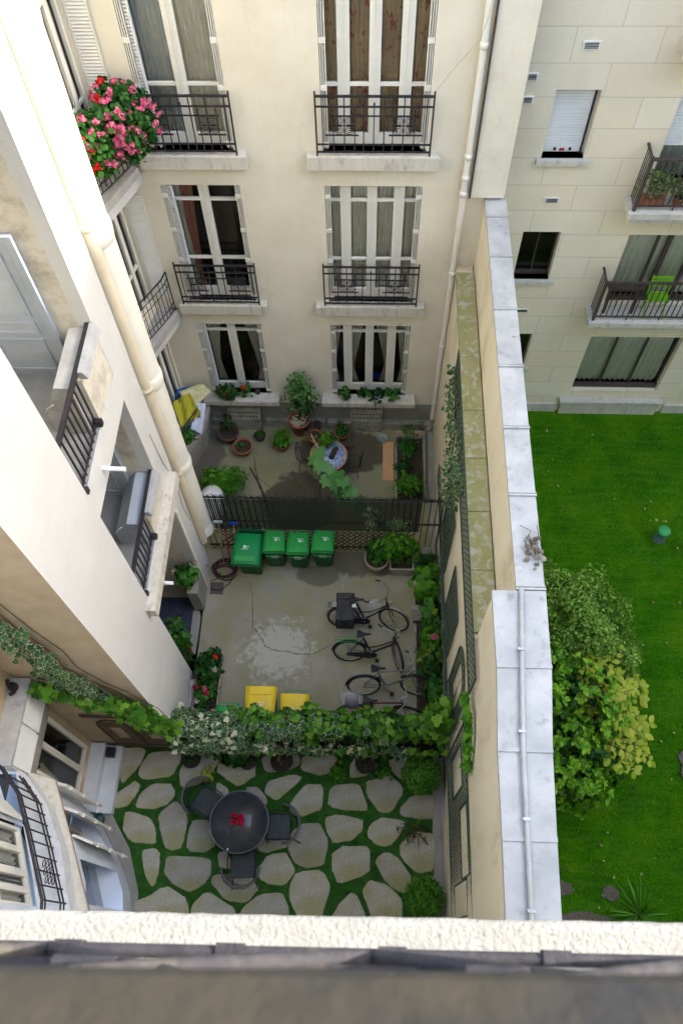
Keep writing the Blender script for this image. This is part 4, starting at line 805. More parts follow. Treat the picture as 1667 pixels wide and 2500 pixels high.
for i in range(4):
    l0, l1, r0, r1 = Lf[i], Lf[i + 1], Rt[i], Rt[i + 1]; md = lambda l, r, k: (l[0] + (r[0] - l[0]) * k, l[1])
    mb.prism([md(l0, r0, -.02), md(l0, r0, 1.02), md(l1, r1, 1.02), md(l1, r1, -.02)], 6.6, 6.68)
    mb.prism([md(l1, r1, -.025), md(l1, r1, 1.025), (md(l1, r1, 1.025)[0], l1[1] + .05), (md(l1, r1, -.025)[0], l1[1] + .05)], 6.6801, 6.7)
cp = mb.build('zinc_coping', ZINC, ZW)
mid = [(l[0] + (r[0] - l[0]) * .45, l[1], 6.71) for l, r in zip(Lf, Rt)]
MB().tube([(mid[0][0] + .06, mid[0][1] + .02, 6.7)] + mid[1:], .032, 10).build('seam_roll', ZINC, cp)
mb = MB()
for l, r in zip(Lf[1:], Rt[1:]):
    x = l[0] + (r[0] - l[0]) * .45; mb.box(x - .04, l[1] + .2, 6.70, x + .04, l[1] + .23, 6.755)
mb.build('clip', CHROME, cp)
# ---------------------------------------------------------------- trellises on the boundary wall (plane x = 1.53)
TREL = mat('trellis_green', (.03, .06, .045), (.045, .075, .055), 20, .7, .2, 60)
def lattice(y0, y1, z0, z1, pitch=.085, x=1.535, arch=None, th=.006, hw=.009, inside=None, holes=()):
    mb = MB()
    def ok(y, z): return (y0 <= y <= y1 and z0 <= z <= z1 and (inside is None or inside(y, z)) and not any(a < y < b and c < z < d for a, b, c, d in holes))
    W = y1 - y0; H = z1 - z0; st = .04
    for s_, dx in ((1, 0), (-1, .007)):
        c = -H * 1.6
        while c < W + H * 1.6:
            run = None; t = 0.0
            # slat: y = y0 + c + t*.55*s, z = z0 + t
            base = c if s_ > 0 else c + 0
            while t <= H + st:
                y = y0 + base + (t * .62 if s_ > 0 else -t * .62) + (0 if s_ > 0 else H * .31); z = z0 + t
                if ok(y, z) and t <= H: run = run or (y, z); last = (y, z)
                elif run:
                    a, b = run, last; run = None
                    if b[1] - a[1] > .03: mb.add([(x - dx, a[0] - hw, a[1]), (x - dx, a[0] + hw, a[1]), (x - dx, b[0] + hw, b[1]), (x - dx, b[0] - hw, b[1]), (x - dx - th, a[0] - hw, a[1]), (x - dx - th, a[0] + hw, a[1]), (x - dx - th, b[0] + hw, b[1]), (x - dx - th, b[0] - hw, b[1])], [(4, 5, 6, 7), (0, 4, 7, 3), (1, 2, 6, 5), (0, 1, 5, 4), (3, 7, 6, 2)])
                t += st
            c += pitch
    return mb
def framebox(mb, y0, y1, z0, z1, w=.02, x=1.537):
    for a in ((y0 - w, y0, z0 - w, z1 + w), (y1, y1 + w, z0 - w, z1 + w), (y0, y1, z0 - w, z0), (y0, y1, z1, z1 + w)): mb.box(x - .022, a[0], a[2], x, a[1], a[3])
    return mb
def trellis(y0, y1, z0, z1, label, holes=(), **k):
    t = thing('wall_trellis', label, 'trellis', (1.53, (y0 + y1) / 2, z0), group='green trellis panels on the boundary wall')
    f = framebox(MB(), y0, y1, z0, z1)
    for h in holes: framebox(f, h[0], h[1], h[2], h[3])
    f.build('frame', TREL, t); lattice(y0, y1, z0, z1, holes=holes, **k).build('lattice', TREL, t); return t
trellis(3.3, 9.0, 4.42, 5.14, 'long high band of green diamond trellis just under the mossy coping', pitch=.1)
trellis(4.78, 5.74, 1.65, 3.45, 'rectangular green trellis panel behind the hydrangeas beside the bicycles')
trellis(6.45, 7.5, 1.7, 3.6, 'rectangular green trellis panel beside the spiked fence and spiky plant')
trellis(3.5, 9.0, 1.1, 1.5, 'low green trellis strip running behind the plants at the foot of the wall', pitch=.1)
t = thing('wall_trellis', 'green trellis with rounded arch and open middle between bicycles and ivy fence', 'trellis', (1.53, 3.8, 1.7), group='green trellis panels on the boundary wall')
cy, zc, ro, ri = 3.8, 3.55, .48, .24
lattice(cy - ro, cy + ro, 1.7, zc + ro, inside=lambda y, z: (z < zc and not (abs(y - cy) < ri and z > 2.4)) or (z >= zc and ri < math.hypot(y - cy, z - zc) < ro)).build('lattice', TREL, t)
MB().tube([(1.525, cy - ro, 1.7)] + [(1.525, cy - ro * math.cos(a), zc + ro * math.sin(a)) for a in [k * math.pi / 14 for k in range(15)]] + [(1.525, cy + ro, 1.7)], .013, 5).tube([(1.525, cy - ri, 2.4)] + [(1.525, cy - ri * math.cos(a), zc + ri * math.sin(a)) for a in [k * math.pi / 10 for k in range(11)]] + [(1.525, cy + ri, 2.4)], .01, 5, closed=True).build('frame', TREL, t)
trellis(.25, 3.05, 1.2, 3.78, 'large green trellis with rectangular openings on the wall of the near garden', holes=((2.25, 2.85, 1.9, 3.2), (1.0, 1.95, 2.75, 3.6), (.5, .95, 1.7, 3.3)), pitch=.11)
# old trellis on the tan side wall
tw = thing('old_trellis', 'weathered brown trellis with curved top rail on the tan wall of the near garden', 'trellis', (-4.3, 3.34, .1))
mb = MB()
for x0, x1, z0, z1 in ((-4.75, -3.5, 2.3, 2.42), (-4.75, -3.5, .12, .3)):
    mb.box(x0, 3.33, z0, x1, 3.345, z0 + .02).box(x0, 3.33, z1, x1, 3.345, z1 + .02)
    x = x0
    while x < x1: mb.box(x, 3.322, z0, x + .015, 3.33, z1 + .02); x += .06
for cx in (-4.35, -3.75):
    mb.tube([(cx - .28, 3.33, .3)] + [(cx - .28 * math.cos(a), 3.33, 1.7 + .45 * math.sin(a)) for a in [k * math.pi / 10 for k in range(11)]] + [(cx + .28, 3.33, .3)], .012, 5)
    for z in np.arange(.4, 2.1, .085):
        hw_ = .28 if z < 1.7 else .28 * math.sqrt(max(0, 1 - ((z - 1.7) / .45) ** 2))
        for a, b in ((-hw_, -.1), (.1, hw_)) if .9 < z < 1.6 else ((-hw_, hw_),):
            if b > a: mb.box(cx + a, 3.325, z, cx + b, 3.335, z + .02)
mb.build('frame', BARK, tw)
# ---------------------------------------------------------------- spiked iron fence
IF = thing('spiked_iron_fence', 'black spiked iron fence with dark woven screen between courtyard and far garden', 'fence', (-.9, 7.72, 0))
FY = 7.72; mb = MB()
for z in (2.22, 1.25, .15): mb.box(-3.4, FY - .015, z - .018, 1.54, FY + .015, z + .018)
mb.build('rail', IRON, IF)
mb = MB(); x = -3.35; k = 0
while x < 1.53: mb.tube([(x, FY, 0), (x, FY, 2.3)], .009, 5); x += .125; k += 1
mb.build('bars', IRON, IF)['kind'] = 'stuff'
mb = MB(); x = -3.35; k = 0
for k in range(40):
    x = -3.35 + .125 * k
    if k % 2 == 0: mb.ring((x, FY, 2.28), .028, .006, 'y', 10, 4)
    else:
        for a in (-55, -28, 0, 28, 55): mb.tube([(x, FY, 2.24), (x + .13 * math.sin(R(a)), FY + rnd.uniform(-.03, .03), 2.24 + .16 * math.cos(R(a)))], [.008, .002], 4)
mb.build('spikes', IRON, IF)['kind'] = 'stuff'
SCR = mat('screen_dark', (.02, .03, .022), (.035, .045, .03), 12, .8, .2, 60)
mb = MB(); x = -3.3
while x < 1.1: mb.add([(x, FY - .024, .95), (x + .028, FY - .022, .95), (x + .028, FY - .022, 2.2), (x, FY - .024, 2.2)], [(0, 1, 2, 3)]); x += .042
z = .97
while z < 2.2: mb.add([(-3.3, FY - .028, z), (1.1, FY - .028, z), (1.1, FY - .028, z + .026), (-3.3, FY - .028, z + .026)], [(0, 1, 2, 3)]); z += .048
mb.build('woven_screen', SCR, IF)
mb = MB(); c = -5
while c < 1.6:
    for s_ in (1, -1):
        a, b = (c, .05), (c + s_ * .7, .93)
        if -3.35 < min(a[0], b[0]) and max(a[0], b[0]) < 1.1: mb.tube([(a[0], FY - .03 - .006 * s_, a[1]), (b[0], FY - .03 - .006 * s_, b[1])], .011, 4)
    c += .13
mb.build('lattice_base', BARK, IF)
# ---------------------------------------------------------------- ivy fence
VF = thing('low_fence', 'dark low fence carrying the ivy between the courtyard and the near garden', 'fence', (-.9, 3.42, 0))
mb = MB(); mb.box(-3.4, 3.36, .03, 1.54, 3.385, .06).box(-3.4, 3.36, 1.3, 1.54, 3.39, 1.34).box(-3.4, 3.36, .6, 1.54, 3.385, .63); x = -3.38
mb.box(-3.4, 3.392, 0.0, 1.54, 3.41, 1.32)  # solid dark sheet added behind the pickets for shade under the ivy
mb.build('panel', SCR, VF); mb = MB()
for k in range(42): mb.box(-3.38 + k * .118, 3.345, .02, -3.36 + k * .118, 3.36, 1.38)
mb.build('pickets', IRON, VF)['kind'] = 'stuff'
def hedgepts(x0, x1, n, yc=3.5, ry=.3, z0=.75, z1=1.75):
    x = rng.uniform(x0, x1, n); a = rng.uniform(-.35 * math.pi, 1.15 * math.pi, n); lump = 1 + .22 * np.sin(x * 5.3) + .16 * np.sin(x * 13.1 + 1)
    r = (.65 + .35 * rng.random(n) ** .5) * lump; y = yc - ry * np.cos(a) * r; z = 1.36 + .32 * np.sin(a) * r
    nrm = np.c_[np.zeros(n), -np.cos(a), np.sin(a) + .5]; return np.c_[x, y, z], nrm
def hang(x0, x1, n, zlo=.35):
    x = rng.uniform(x0, x1, n); z = 1.3 - (1.3 - zlo) * rng.random(n) ** 1.5 * (.45 + .55 * np.abs(np.sin(x * 4.1 + 1))); y = 3.3 - .1 * rng.random(n) - .1 * (z - .4)
    return np.c_[x, y, z], np.tile([0, -1., .5], (n, 1))
def cat_(*a): return np.concatenate([p for p, _ in a]), np.concatenate([n for _, n in a])
P, Nn = cat_(hedgepts(-3.35, -2.0, 330, 3.42, .3), hang(-3.35, -1.9, 330, .1), hedgepts(-2.4, -1.0, 120), hang(-2.1, 1.1, 130, .35), hedgepts(-1.9, .6, 90))
iv = thing('variegated_ivy', 'cream edged variegated ivy trailing over the left end of the low fence', 'ivy', (-2.6, 3.4, 0)); leaves('leaves', P, VARI, iv, .12, 'ivy', Nn, tilt=.55, tip=np.tile([0, -.6, -.6], (len(P), 1)))
P, Nn = cat_(hedgepts(-2.3, 1.5, 640, 3.56, .25), hang(-2.3, 1.5, 70, .9))
Pc, Nc = cat_(hedgepts(-3.3, -2.2, 130, 3.4, .33), hang(-3.3, -1.6, 120, .3), hang(-1.9, .9, 110, .45)); leaves('cream_leaves', Pc, PALEIVY, iv, .085, 'ivy', Nc, tilt=.5)
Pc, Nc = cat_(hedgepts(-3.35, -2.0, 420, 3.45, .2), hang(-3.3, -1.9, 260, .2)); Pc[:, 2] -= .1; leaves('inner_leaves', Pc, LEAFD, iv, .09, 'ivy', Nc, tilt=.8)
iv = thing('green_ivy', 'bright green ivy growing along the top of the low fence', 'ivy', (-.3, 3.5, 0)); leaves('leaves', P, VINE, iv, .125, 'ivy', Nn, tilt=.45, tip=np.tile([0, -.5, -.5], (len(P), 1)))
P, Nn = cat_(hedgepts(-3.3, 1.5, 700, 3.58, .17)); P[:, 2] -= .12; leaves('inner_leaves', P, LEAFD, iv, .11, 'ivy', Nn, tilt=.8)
mb = MB()
for k in range(16): x = -3.2 + k * .3; mb.tube([(x, 3.36, .05), (x + rnd.uniform(-.1, .1), 3.33, .7), (x + rnd.uniform(-.2, .2), 3.42, 1.3)], .008, 4)
mb.build('stems', BARK, iv)['kind'] = 'stuff'
# vine on the tan wall
def along(path, n, sx, sz, y=3.3, thick=.08):
    P = np.array(path, float); D = np.r_[0, np.cumsum(np.linalg.norm(np.diff(P, axis=0), axis=1))]; d = rng.uniform(0, D[-1], n)
    x = np.interp(d, D, P[:, 0]); z = np.interp(d, D, P[:, 1]); wv = np.interp(d, D, P[:, 2])
    return np.c_[x + rng.normal(0, 1, n) * sx * wv, y - rng.random(n) * thick, z + rng.normal(0, 1, n) * sz * wv], np.tile([.1, -1., .6], (n, 1))
vp = [(-4.75, 4.5, .5), (-4.3, 4.15, .7), (-3.95, 3.75, 1), (-3.6, 3.1, 1.3), (-3.4, 2.5, 1.4), (-3.25, 2.2, 1.2)]
wv_ = thing('wall_vine', 'large leaved green vine running diagonally across the tan wall towards the fence', 'vine', (-4, 3.3, 2)); P, Nn = along(vp, 520, .07, .13, 3.28, .15)
leaves('leaves', P, VINE, wv_, .14, 'ivy', Nn, tilt=.4, tip=np.tile([.4, 0, -1.], (len(P), 1))); MB().tube([(a, 3.34, b) for a, b, _ in vp], .012, 6).build('stem', BARK, wv_)
vp = [(-4.45, 7.6, .8), (-4.4, 6.6, 1), (-4.25, 5.8, 1), (-4.3, 5.1, 1), (-4.1, 4.4, .8), (-3.9, 4.0, .5)]
wi = thing('wall_ivy', 'pale variegated ivy climbing high on the tan wall at the left edge', 'ivy', (-4.3, 3.3, 4)); P, Nn = along(vp, 420, .11, .1, 3.3, .12)
leaves('leaves', P, VARI, wi, .1, 'ivy', Nn, tilt=.5, tip=np.tile([.3, 0, -1.], (len(P), 1)))
mb = MB()
for o_ in (-.15, 0, .12, .3): mb.tube([(a + o_ + rnd.uniform(-.03, .03), 3.355, b - .1) for a, b, _ in vp] + [(-3.6 + o_, 3.355, 2.9), (-3.5 + o_, 3.355, 1.0), (-3.45 + o_, 3.355, .1)], .006, 4)
mb.build('stems', BARK, wi)['kind'] = 'stuff'
# ivy at the fence end on the boundary wall and the trailing yellow-green shoot
P1 = np.c_[rng.normal(1.47, .05, 420), rng.uniform(6.5, 9.0, 420), np.zeros(420)]; P1[:, 2] = 5.0 - (9.0 - P1[:, 1]) * .0 - rng.random(420) ** .8 * (1.1 + 1.2 * np.exp(-((P1[:, 1] - 7.6) / .5) ** 2))
ic = thing('climbing_ivy', 'variegated ivy climbing the boundary wall at the end of the spiked fence', 'ivy', (1.45, 7.6, 0)); leaves('leaves', P1, VARI, ic, .085, 'ivy', np.tile([-1., -.2, .4], (420, 1)), tilt=.5, droop=1)
MB().tube([(1.52, 7.75, 0), (1.5, 7.7, 1.5), (1.51, 7.6, 3), (1.51, 7.9, 4.2), (1.5, 8.8, 4.8)], .012, 5).build('stem', BARK, ic)
P2, n2 = [], []
for k in range(170):
    t = rnd.random(); P2.append((1.50 - .05 * rnd.random(), 3.35 - 1.0 * t + .06 * rnd.uniform(-1, 1), 4.3 + .3 * math.sin(t * 3) - .1 * t + .05 * rnd.uniform(-1, 1)))
ws = thing('trailing_shoot', 'long bright yellow green creeper shoot lying across the cream boundary wall', 'vine', (1.5, 3, 4)); leaves('leaves', P2, LEAFB, ws, .1, 'ivy', np.tile([-1., 0, .6], (170, 1)), tilt=.3, tip=np.tile([0, -1., 0], (170, 1)))
MB().tube([(1.54, 3.5, 2.0), (1.53, 3.4, 3.4), (1.53, 3.35, 4.3), (1.53, 2.8, 4.5), (1.53, 2.3, 4.2)], .006, 4).build('stem', BARK, ws)
P2 = np.c_[rng.uniform(1.15, 1.5, 90), rng.uniform(3.3, 3.7, 90), rng.uniform(1.6, 2.6, 90)]; leaves('side_leaves', P2, VINE, ws, .17, 'ivy', np.tile([-.4, -.6, .8], (90, 1)), tilt=.4)
# white ivy wisps hanging on the spiked fence
for k, (x, z) in enumerate(((.1, 1.6), (.63, 1.42))):
    P2 = np.c_[rng.normal(x, .07 if k == 0 else .14, 34), np.full(34, FY - .07), rng.normal(z, .22 if k == 0 else .08, 34)]
    o = thing('ivy_wisp', ('thin variegated ivy wisp hanging down the middle of the spiked fence', 'thin variegated ivy wisp over the planters on the spiked fence')[k], 'ivy', (x, FY - .07, z))
    leaves('leaves', P2, VARI, o, .09, 'ivy', np.tile([0, -1., .4], (34, 1)), tilt=.5, droop=.8); MB().tube([(x, FY - .05, 2.2), (x + .03, FY - .06, z), (x - .02, FY - .06, z - .4)], .006, 4).build('stem', BARK, o)
# ---------------------------------------------------------------- bins
def make_bin(w, d, h, body, lid, name, big=False):
    t = thing(name, 'bin', 'wheelie bin')
    k = .78; zb = .06
    lp = [rrect(w * k, d * k, .05, zb, 0, .02), rrect(w * .95, d * .92, .06, h * .86, 0, 0), rrect(w * .97, d * .94, .05, h * .9, 0, 0), rrect(w, d * .96, .05, h * .9, 0, 0), rrect(w, d * .96, .05, h * .93, 0, 0), rrect(w * .93, d * .9, .05, h * .93, 0, 0), rrect(w * .9, d * .86, .05, h * .8, 0, 0)]
    MB().loft(lp, True, True).build('body', body, t)
    zl = h * .935; L = MB(); y0 = -.49 * d; y1 = .46 * d; rows = []
    for q in range(7):
        f = q / 6; wv = w * (1.03 - .1 * f); hh = (.035 + (.085 if big else .05) * math.sin(math.pi * (.15 + .8 * (1 - f)) * .62)); rows.append([(x * wv / 2, y0 + (y1 - y0) * f, zl + (hh if abs(x) < .97 else 0) * (1 - .25 * x * x)) for x in (-1, -.96, -.6, 0, .6, .96, 1)])
    L.loft(rows, False, False, smooth=True, closed=False); L.add([p for p in rows[0]] + [(p[0], p[1], zl - .03) for p in rows[0]], [(i, i + 7, i + 8, i + 1) for i in range(6)])
    for s_ in (0, 6): L.add([r[s_] for r in rows] + [(r[s_][0], r[s_][1], zl - .03) for r in rows], [((i, i + 1, i + 8, i + 7) if s_ == 0 else (i + 1, i, i + 7, i + 8)) for i in range(6)])
    L.box(-w / 2, y0 - .012, zl - .03, w / 2, y0 + .01, zl + .0)
    l_ = L.build('lid', lid, t)
    r = MB().box(-w * .36, y0 + .05, zl + (.13 if big else .092), w * .34, y0 + .16, zl + (.134 if big else .094)) if big else None
    if r: r.build('lid_band', LGREENP if lid is GREENP else lid, l_)
    # printed mark: ring emblem, name bar and small lettering bars
    zt = zl + (.125 if big else .086)
    mk = MB(); cx = -.03 if big else .04; cy_ = .02 * d
    mk.lathe([(.0, .001), (.03, .001)], (cx, cy_, zt - .002), 14, False).ring((cx, cy_, zt), .028, .004, 'z', 14, 4).box(cx + .035, cy_ - .006, zt - .004, cx + .085, cy_ + .002, zt).box(cx + .035, cy_ + .01, zt - .004, cx + .09, cy_ + .016, zt).box(cx - .06, cy_ + (-.055 if big else .045), zt - .006, cx + .07, cy_ + (-.045 if big else .055), zt)
    mk.build('printed_mark', MARKW, l_)
    MB().tube([(-w * .42, d * .5 - .02, zl - .02), (-w * .42, d * .56, zl + .03), (w * .42, d * .56, zl + .03), (w * .42, d * .5 - .02, zl - .02)], .013, 8).tube([(0, d * .48, zl), (0, d * .56, zl + .03)], .012, 6).build('handle', LGREENP if body is GREENP else lid, t)
    if not big: MB().tube([(-w * .36, -d * .48, zl - .035), (-w * .36, -d * .64, zl - .03), (w * .36, -d * .64, zl - .03), (w * .36, -d * .48, zl - .035)], .009, 6).build('front_handle', LGREENP, t); MB().box(-.075, -d * .47, h * .62, .075, -d * .44, h * .74).build('sticker', LABEL, t)
    else: MB().box(-.13, -d * .45, h * .76, .13, -d * .435, h * .775).build('sticker', LABEL, t)
    for s_ in (-1, 1): MB().lathe([(0, -.02), (.085, -.02), (.1, -.012), (.1, .012), (.085, .02), (0, .02)], (0, 0, 0), 18).build('wheel', BLACKP, t)
    ws_ = [c for c in t.children if c.name.startswith('wheel')]
    for s_, c in zip((-1, 1), ws_): c.data.transform(Matrix.Translation((s_ * (w * .4), d * .36, .1)) @ Matrix.Rotation(R(90), 4, 'Y'))
    return t
bb = make_bin(.58, .72, 1.07, DGREENP, GREENP, 'wheelie_bin', True); bb.location = (-2.41, 7.33, 0); bb.rotation_euler.z = R(-2)
tag(bb, 'large green wheelie bin with a bulging lid, leftmost of the four green bins'); lid = [c for c in bb.children if c.name.startswith('lid')][0]; lid.rotation_euler = (R(6), 0, 0); lid.location = (-.02, -.03, .0)
sb = make_bin(.47, .5, .94, DGREENP, LGREENP, 'wheelie_bin'); GB = 'green wheelie bins in front of the spiked fence'; bb['group'] = GB
for i, (x, y, a, l) in enumerate(((-1.9, 7.44, 1, 'small green wheelie bin standing beside the large bulging one'), (-1.4, 7.42, 0, 'middle one of the three small green wheelie bins'), (-.88, 7.47, -2, 'small green wheelie bin at the right end of the bin row'))):
    o = sb if i == 0 else copy_tree(sb); o.location = (x, y, 0); o.rotation_euler.z = R(a); tag(o, l, group=GB)
yb1 = make_bin(.58, .72, 1.06, DGREENP, YELLOWP, 'yellow_lid_bin', True); yb1.location = (-1.9, 3.95, 0); yb1.rotation_euler.z = R(180); tag(yb1, 'large bin with a bulging yellow lid rising behind the ivy', group='yellow lidded bins behind the ivy')
[c for c in yb1.children if c.name.startswith('lid')][0].rotation_euler = (0, 0, 0)
yb2 = make_bin(.54, .55, 1.0, DGREENP, YELLOWP, 'yellow_lid_bin'); yb2.location = (-1.26, 3.93, 0); yb2.rotation_euler.z = R(180); tag(yb2, 'smaller yellow lidded bin with a green bar handle behind the ivy', group='yellow lidded bins behind the ivy')
gb3 = copy_tree(sb); gb3.location = (-2.5, 3.72, 0); gb3.rotation_euler.z = R(180); tag(gb3, 'green wheelie bin almost hidden behind the ivy beside the flower trough', group='yellow lidded bins behind the ivy')
# ---------------------------------------------------------------- bicycles
def make_bike(kind, paint, steer, extras=()):
    t = thing('bicycle', 'bicycle', 'bicycle'); wr = .335; wb = 1.04
    def wheel(c, ang, nm='wheel', guard_=True):
        ca, sa = math.cos(ang), math.sin(ang); g = lambda a, r, o=0: (c[0] + r * math.cos(a) * ca - o * sa, c[1] + r * math.cos(a) * sa + o * ca, c[2] + r * math.sin(a))
        w_ = MB().tube([g(k * math.pi / 18, wr - .02) for k in range(36)], .024, 7, closed=True).build(nm, BLACKP, t)
        mb = MB().tube([g(k * math.pi / 18, wr - .042) for k in range(36)], .011, 5, closed=True); mb.tube([g(0, 0, -.04), g(0, 0, .04)], .02, 8)
        for k in range(18): mb.tube([g(k * math.pi / 9, .02, .02 * (-1) ** k), g(k * math.pi / 9 + .25 * (-1) ** k, wr - .045)], .0022, 3, caps=False)
        mb.build('rim', CHROME, w_)
        if guard_: MB().tube([g(a, wr + .022) for a in np.linspace(R(20), R(175) if nm == 'wheel' else R(150), 14)], .018, 6).build('mudguard', BLACKP if kind != 1 else CHROME, t)
    wheel((0, 0, wr), 0); hx = wb - .12
    S = Matrix.Translation((hx, 0, 0)) @ Matrix.Rotation(steer, 4, 'Z') @ Matrix.Translation((-hx, 0, 0))
    fc = S @ Vector((wb, 0, wr)); wheel(tuple(fc), steer, 'front_wheel')
    sp = lambda p: tuple(S @ Vector(p))
    top_, bot = (hx - .05, 0, .82), (hx + .01, 0, .62); bb_ = (.43, 0, .29); st = (.27, 0, .78)
    f = MB()
    f.tube([bb_, st], .019, 8).tube([top_, bot], .022, 8).tube([(0, .035, wr), (bb_[0], .02, bb_[2])], .009, 6).tube([(0, -.035, wr), (bb_[0], -.02, bb_[2])], .009, 6).tube([(0, .035, wr), (st[0] + .01, 0, .74)], .008, 6).tube([(0, -.035, wr), (st[0] + .01, 0, .74)], .008, 6)
    if kind == 1: f.tube([bb_, (.6, 0, .42), (.8, 0, .6), bot], .018, 8).tube([(.33, 0, .5), (.55, 0, .52), (.8, 0, .68), (hx - .02, 0, .74)], .013, 8)
    elif kind == 2: f.tube([bb_, bot], .024, 8).tube([(.36, 0, .45), (.6, 0, .52), (hx - .01, 0, .7)], .017, 8)
    else: f.tube([bb_, bot], .02, 8).tube([st, top_], .018, 8)
    f.build('frame', paint, t)
    fk = MB()
    for s_ in (-.05, .05): fk.tube([sp((hx + .01, s_ * .6, .64)), sp((hx + .05, s_, .5)), sp((wb, s_, wr))], .01, 6)
    fk.tube([sp((hx - .05, 0, .8)), sp((hx - .075, 0, .98))], .013, 8); fk.build('fork', CHROME if kind == 3 else paint, t)
    if kind == 1: hb = [(hx - .42, -.3, 1.0), (hx - .25, -.3, 1.03), (hx - .08, -.16, 1.03), (hx - .05, 0, .99), (hx - .08, .16, 1.03), (hx - .25, .3, 1.03), (hx - .42, .3, 1.0)]
    elif kind == 3: hb = [(hx - .16, -.3, 1.0), (hx - .05, -.24, 1.0), (hx + .02, -.1, .98), (hx + .02, .1, .98), (hx - .05, .24, 1.0), (hx - .16, .3, 1.0)]
    else: hb = [(hx - .25, -.29, 1.02), (hx - .1, -.22, 1.03), (hx, -.06, .99), (hx, .06, .99), (hx - .1, .22, 1.03), (hx - .25, .29, 1.02)]
    h_ = MB().tube([sp(p) for p in hb], .012, 8).tube([sp((hx - .07, 0, .97)), sp(hb[len(hb) // 2])], .014, 8).build('handlebar', CHROME, t)
    for s_ in (0, -1): a, b = Vector(hb[s_]), Vector(hb[1 if s_ == 0 else -2]); MB().tube([sp(a), sp(a.lerp(b, .65))], .018, 8).build('grip', BLACKP, h_)
    MB().tube([sp((hx + .02, 0, .86)), sp((hx + .06, 0, .86))], .04, 12).build('lamp', CHROME, t)
    prof = [(-.13, .075), (-.12, .095), (-.06, .085), (0, .045), (.07, .022), (.14, .018), (.15, .01)]
    MB().loft([[(st[0] + u, w_ * math.cos(a), .9 + .028 * math.sin(a) + (.012 if u < -.09 else 0)) for a in [k * math.pi / 5 for k in range(10)]] for u, w_ in prof]).tube([st, (.25, 0, .89)], .012, 8).build('saddle', BLACKP, t)
    MB().ring((bb_[0], -.05, bb_[2]), .085, .008, 'y', 18, 5).tube([(bb_[0], -.06, bb_[2]), (bb_[0] + .12, -.06, bb_[2] - .12)], .009, 6).tube([(bb_[0], .06, bb_[2]), (bb_[0] - .12, .06, bb_[2] + .12)], .009, 6).tube([(bb_[0], -.08, bb_[2]), (bb_[0], .08, bb_[2])], .015, 6).build('crank', CHROME, t)
    for s_ in (-1, 1): MB().box(bb_[0] + s_ * -.0 - s_ * .12 * -1 - .04 if False else bb_[0] - s_ * .12 - .04, s_ * .07, bb_[2] + s_ * .12 - .01, bb_[0] - s_ * .12 + .04, s_ * .15, bb_[2] + s_ * .12 + .012).build('pedal', BLACKP, t)
    if kind in (1, 2): MB().loft([[(x, -.055 + dx, z) for x, z in ((-.06, .3), (.42, .2), (.53, .24), (.55, .3), (.5, .37), (.4, .38), (-.06, .37))] for dx in (0, -.025)], smooth=False).build('chain_guard', paint if kind == 1 else BLACKP, t)
    if kind in (1, 2):
        rk = MB()
        for y in (-.06, 0, .06): rk.tube([(-.3, y, .72), (.2, y, .72)], .006, 5)
        rk.tube([(-.3, -.06, .72), (-.3, .06, .72)], .006, 5).tube([(0, -.07, wr), (-.1, -.06, .72)], .006, 5).tube([(0, .07, wr), (-.1, .06, .72)], .006, 5).build('rack', BLACKP if kind == 1 else LGREENP, t)
    if 'childseat' in extras: pass
    return t
BLACKB = mat('black_bike_paint', (.012, .013, .025), (.02, .02, .03), 6, .25); GREYB = mat('grey_bike_paint', (.035, .03, .032), (.02, .02, .022), 12, .35); SILV = mat('silver_bike_paint', (.2, .19, .17), (.14, .13, .12), 8, .4); REDB = mat('red_bike_paint', (.16, .012, .012), (.03, .01, .012), 8, .4)
def put(o, x, y, rz, lean, label): o.location = (x, y, 0); o.rotation_mode = 'XYZ'; o.rotation_euler = (lean, 0, rz); tag(o, label, group='bicycles parked against the flower border')
put(make_bike(1, BLACKB, R(-22)), -.42, 5.93, R(0), R(-17), 'black roadster bicycle with chain case nearest the green bins')
put(make_bike(2, GREYB, R(-72)), -.27, 5.2, R(1), R(-17), 'grey low step bicycle with its front wheel turned sharply, second from the bins')
put(make_bike(3, SILV, R(-12)), .03, 4.5, R(3), R(-17), 'silver framed bicycle with diamond frame next to the bicycle with child seat')
put(make_bike(3, REDB, R(-14)), -.13, 4.02, R(0), R(-8), 'dark red bicycle with child seat partly hidden behind the ivy')
LEATH = mat('black_leather', (.018, .016, .02), (.03, .028, .03), 20, .45, .2, 60)
pb = thing('pannier_bag', 'pair of black straps and buckle pannier bags over the rear rack of the roadster', 'pannier', (-.38, 6.1, .7))
mb = MB().box(-.56, 5.9, .69, -.2, 6.28, .73)
mb.loft([rrect(.36, .12, .02, .40, -.38, 5.8), rrect(.38, .14, .02, .7, -.38, 5.84), rrect(.37, .13, .02, .735, -.38, 5.86)], smooth=False).loft([rrect(.36, .12, .02, .44, -.38, 6.28), rrect(.38, .14, .02, .74, -.38, 6.32), rrect(.37, .13, .02, .765, -.38, 6.31)], smooth=False); mb.build('bag', LEATH, pb)
mb = MB()
for x in (-.5, -.27): mb.box(x - .02, 5.79, .736, x + .02, 6.36, .78).box(x - .02, 5.755, .45, x + .02, 5.768, .74)
mb.build('strap', GREYB, pb); MB().ring((-.6, 6.12, .78), .035, .008, 'z', 12, 5).box(-.24, 6.05, .79, -.16, 6.12, .8).build('buckle', MARKW, pb)
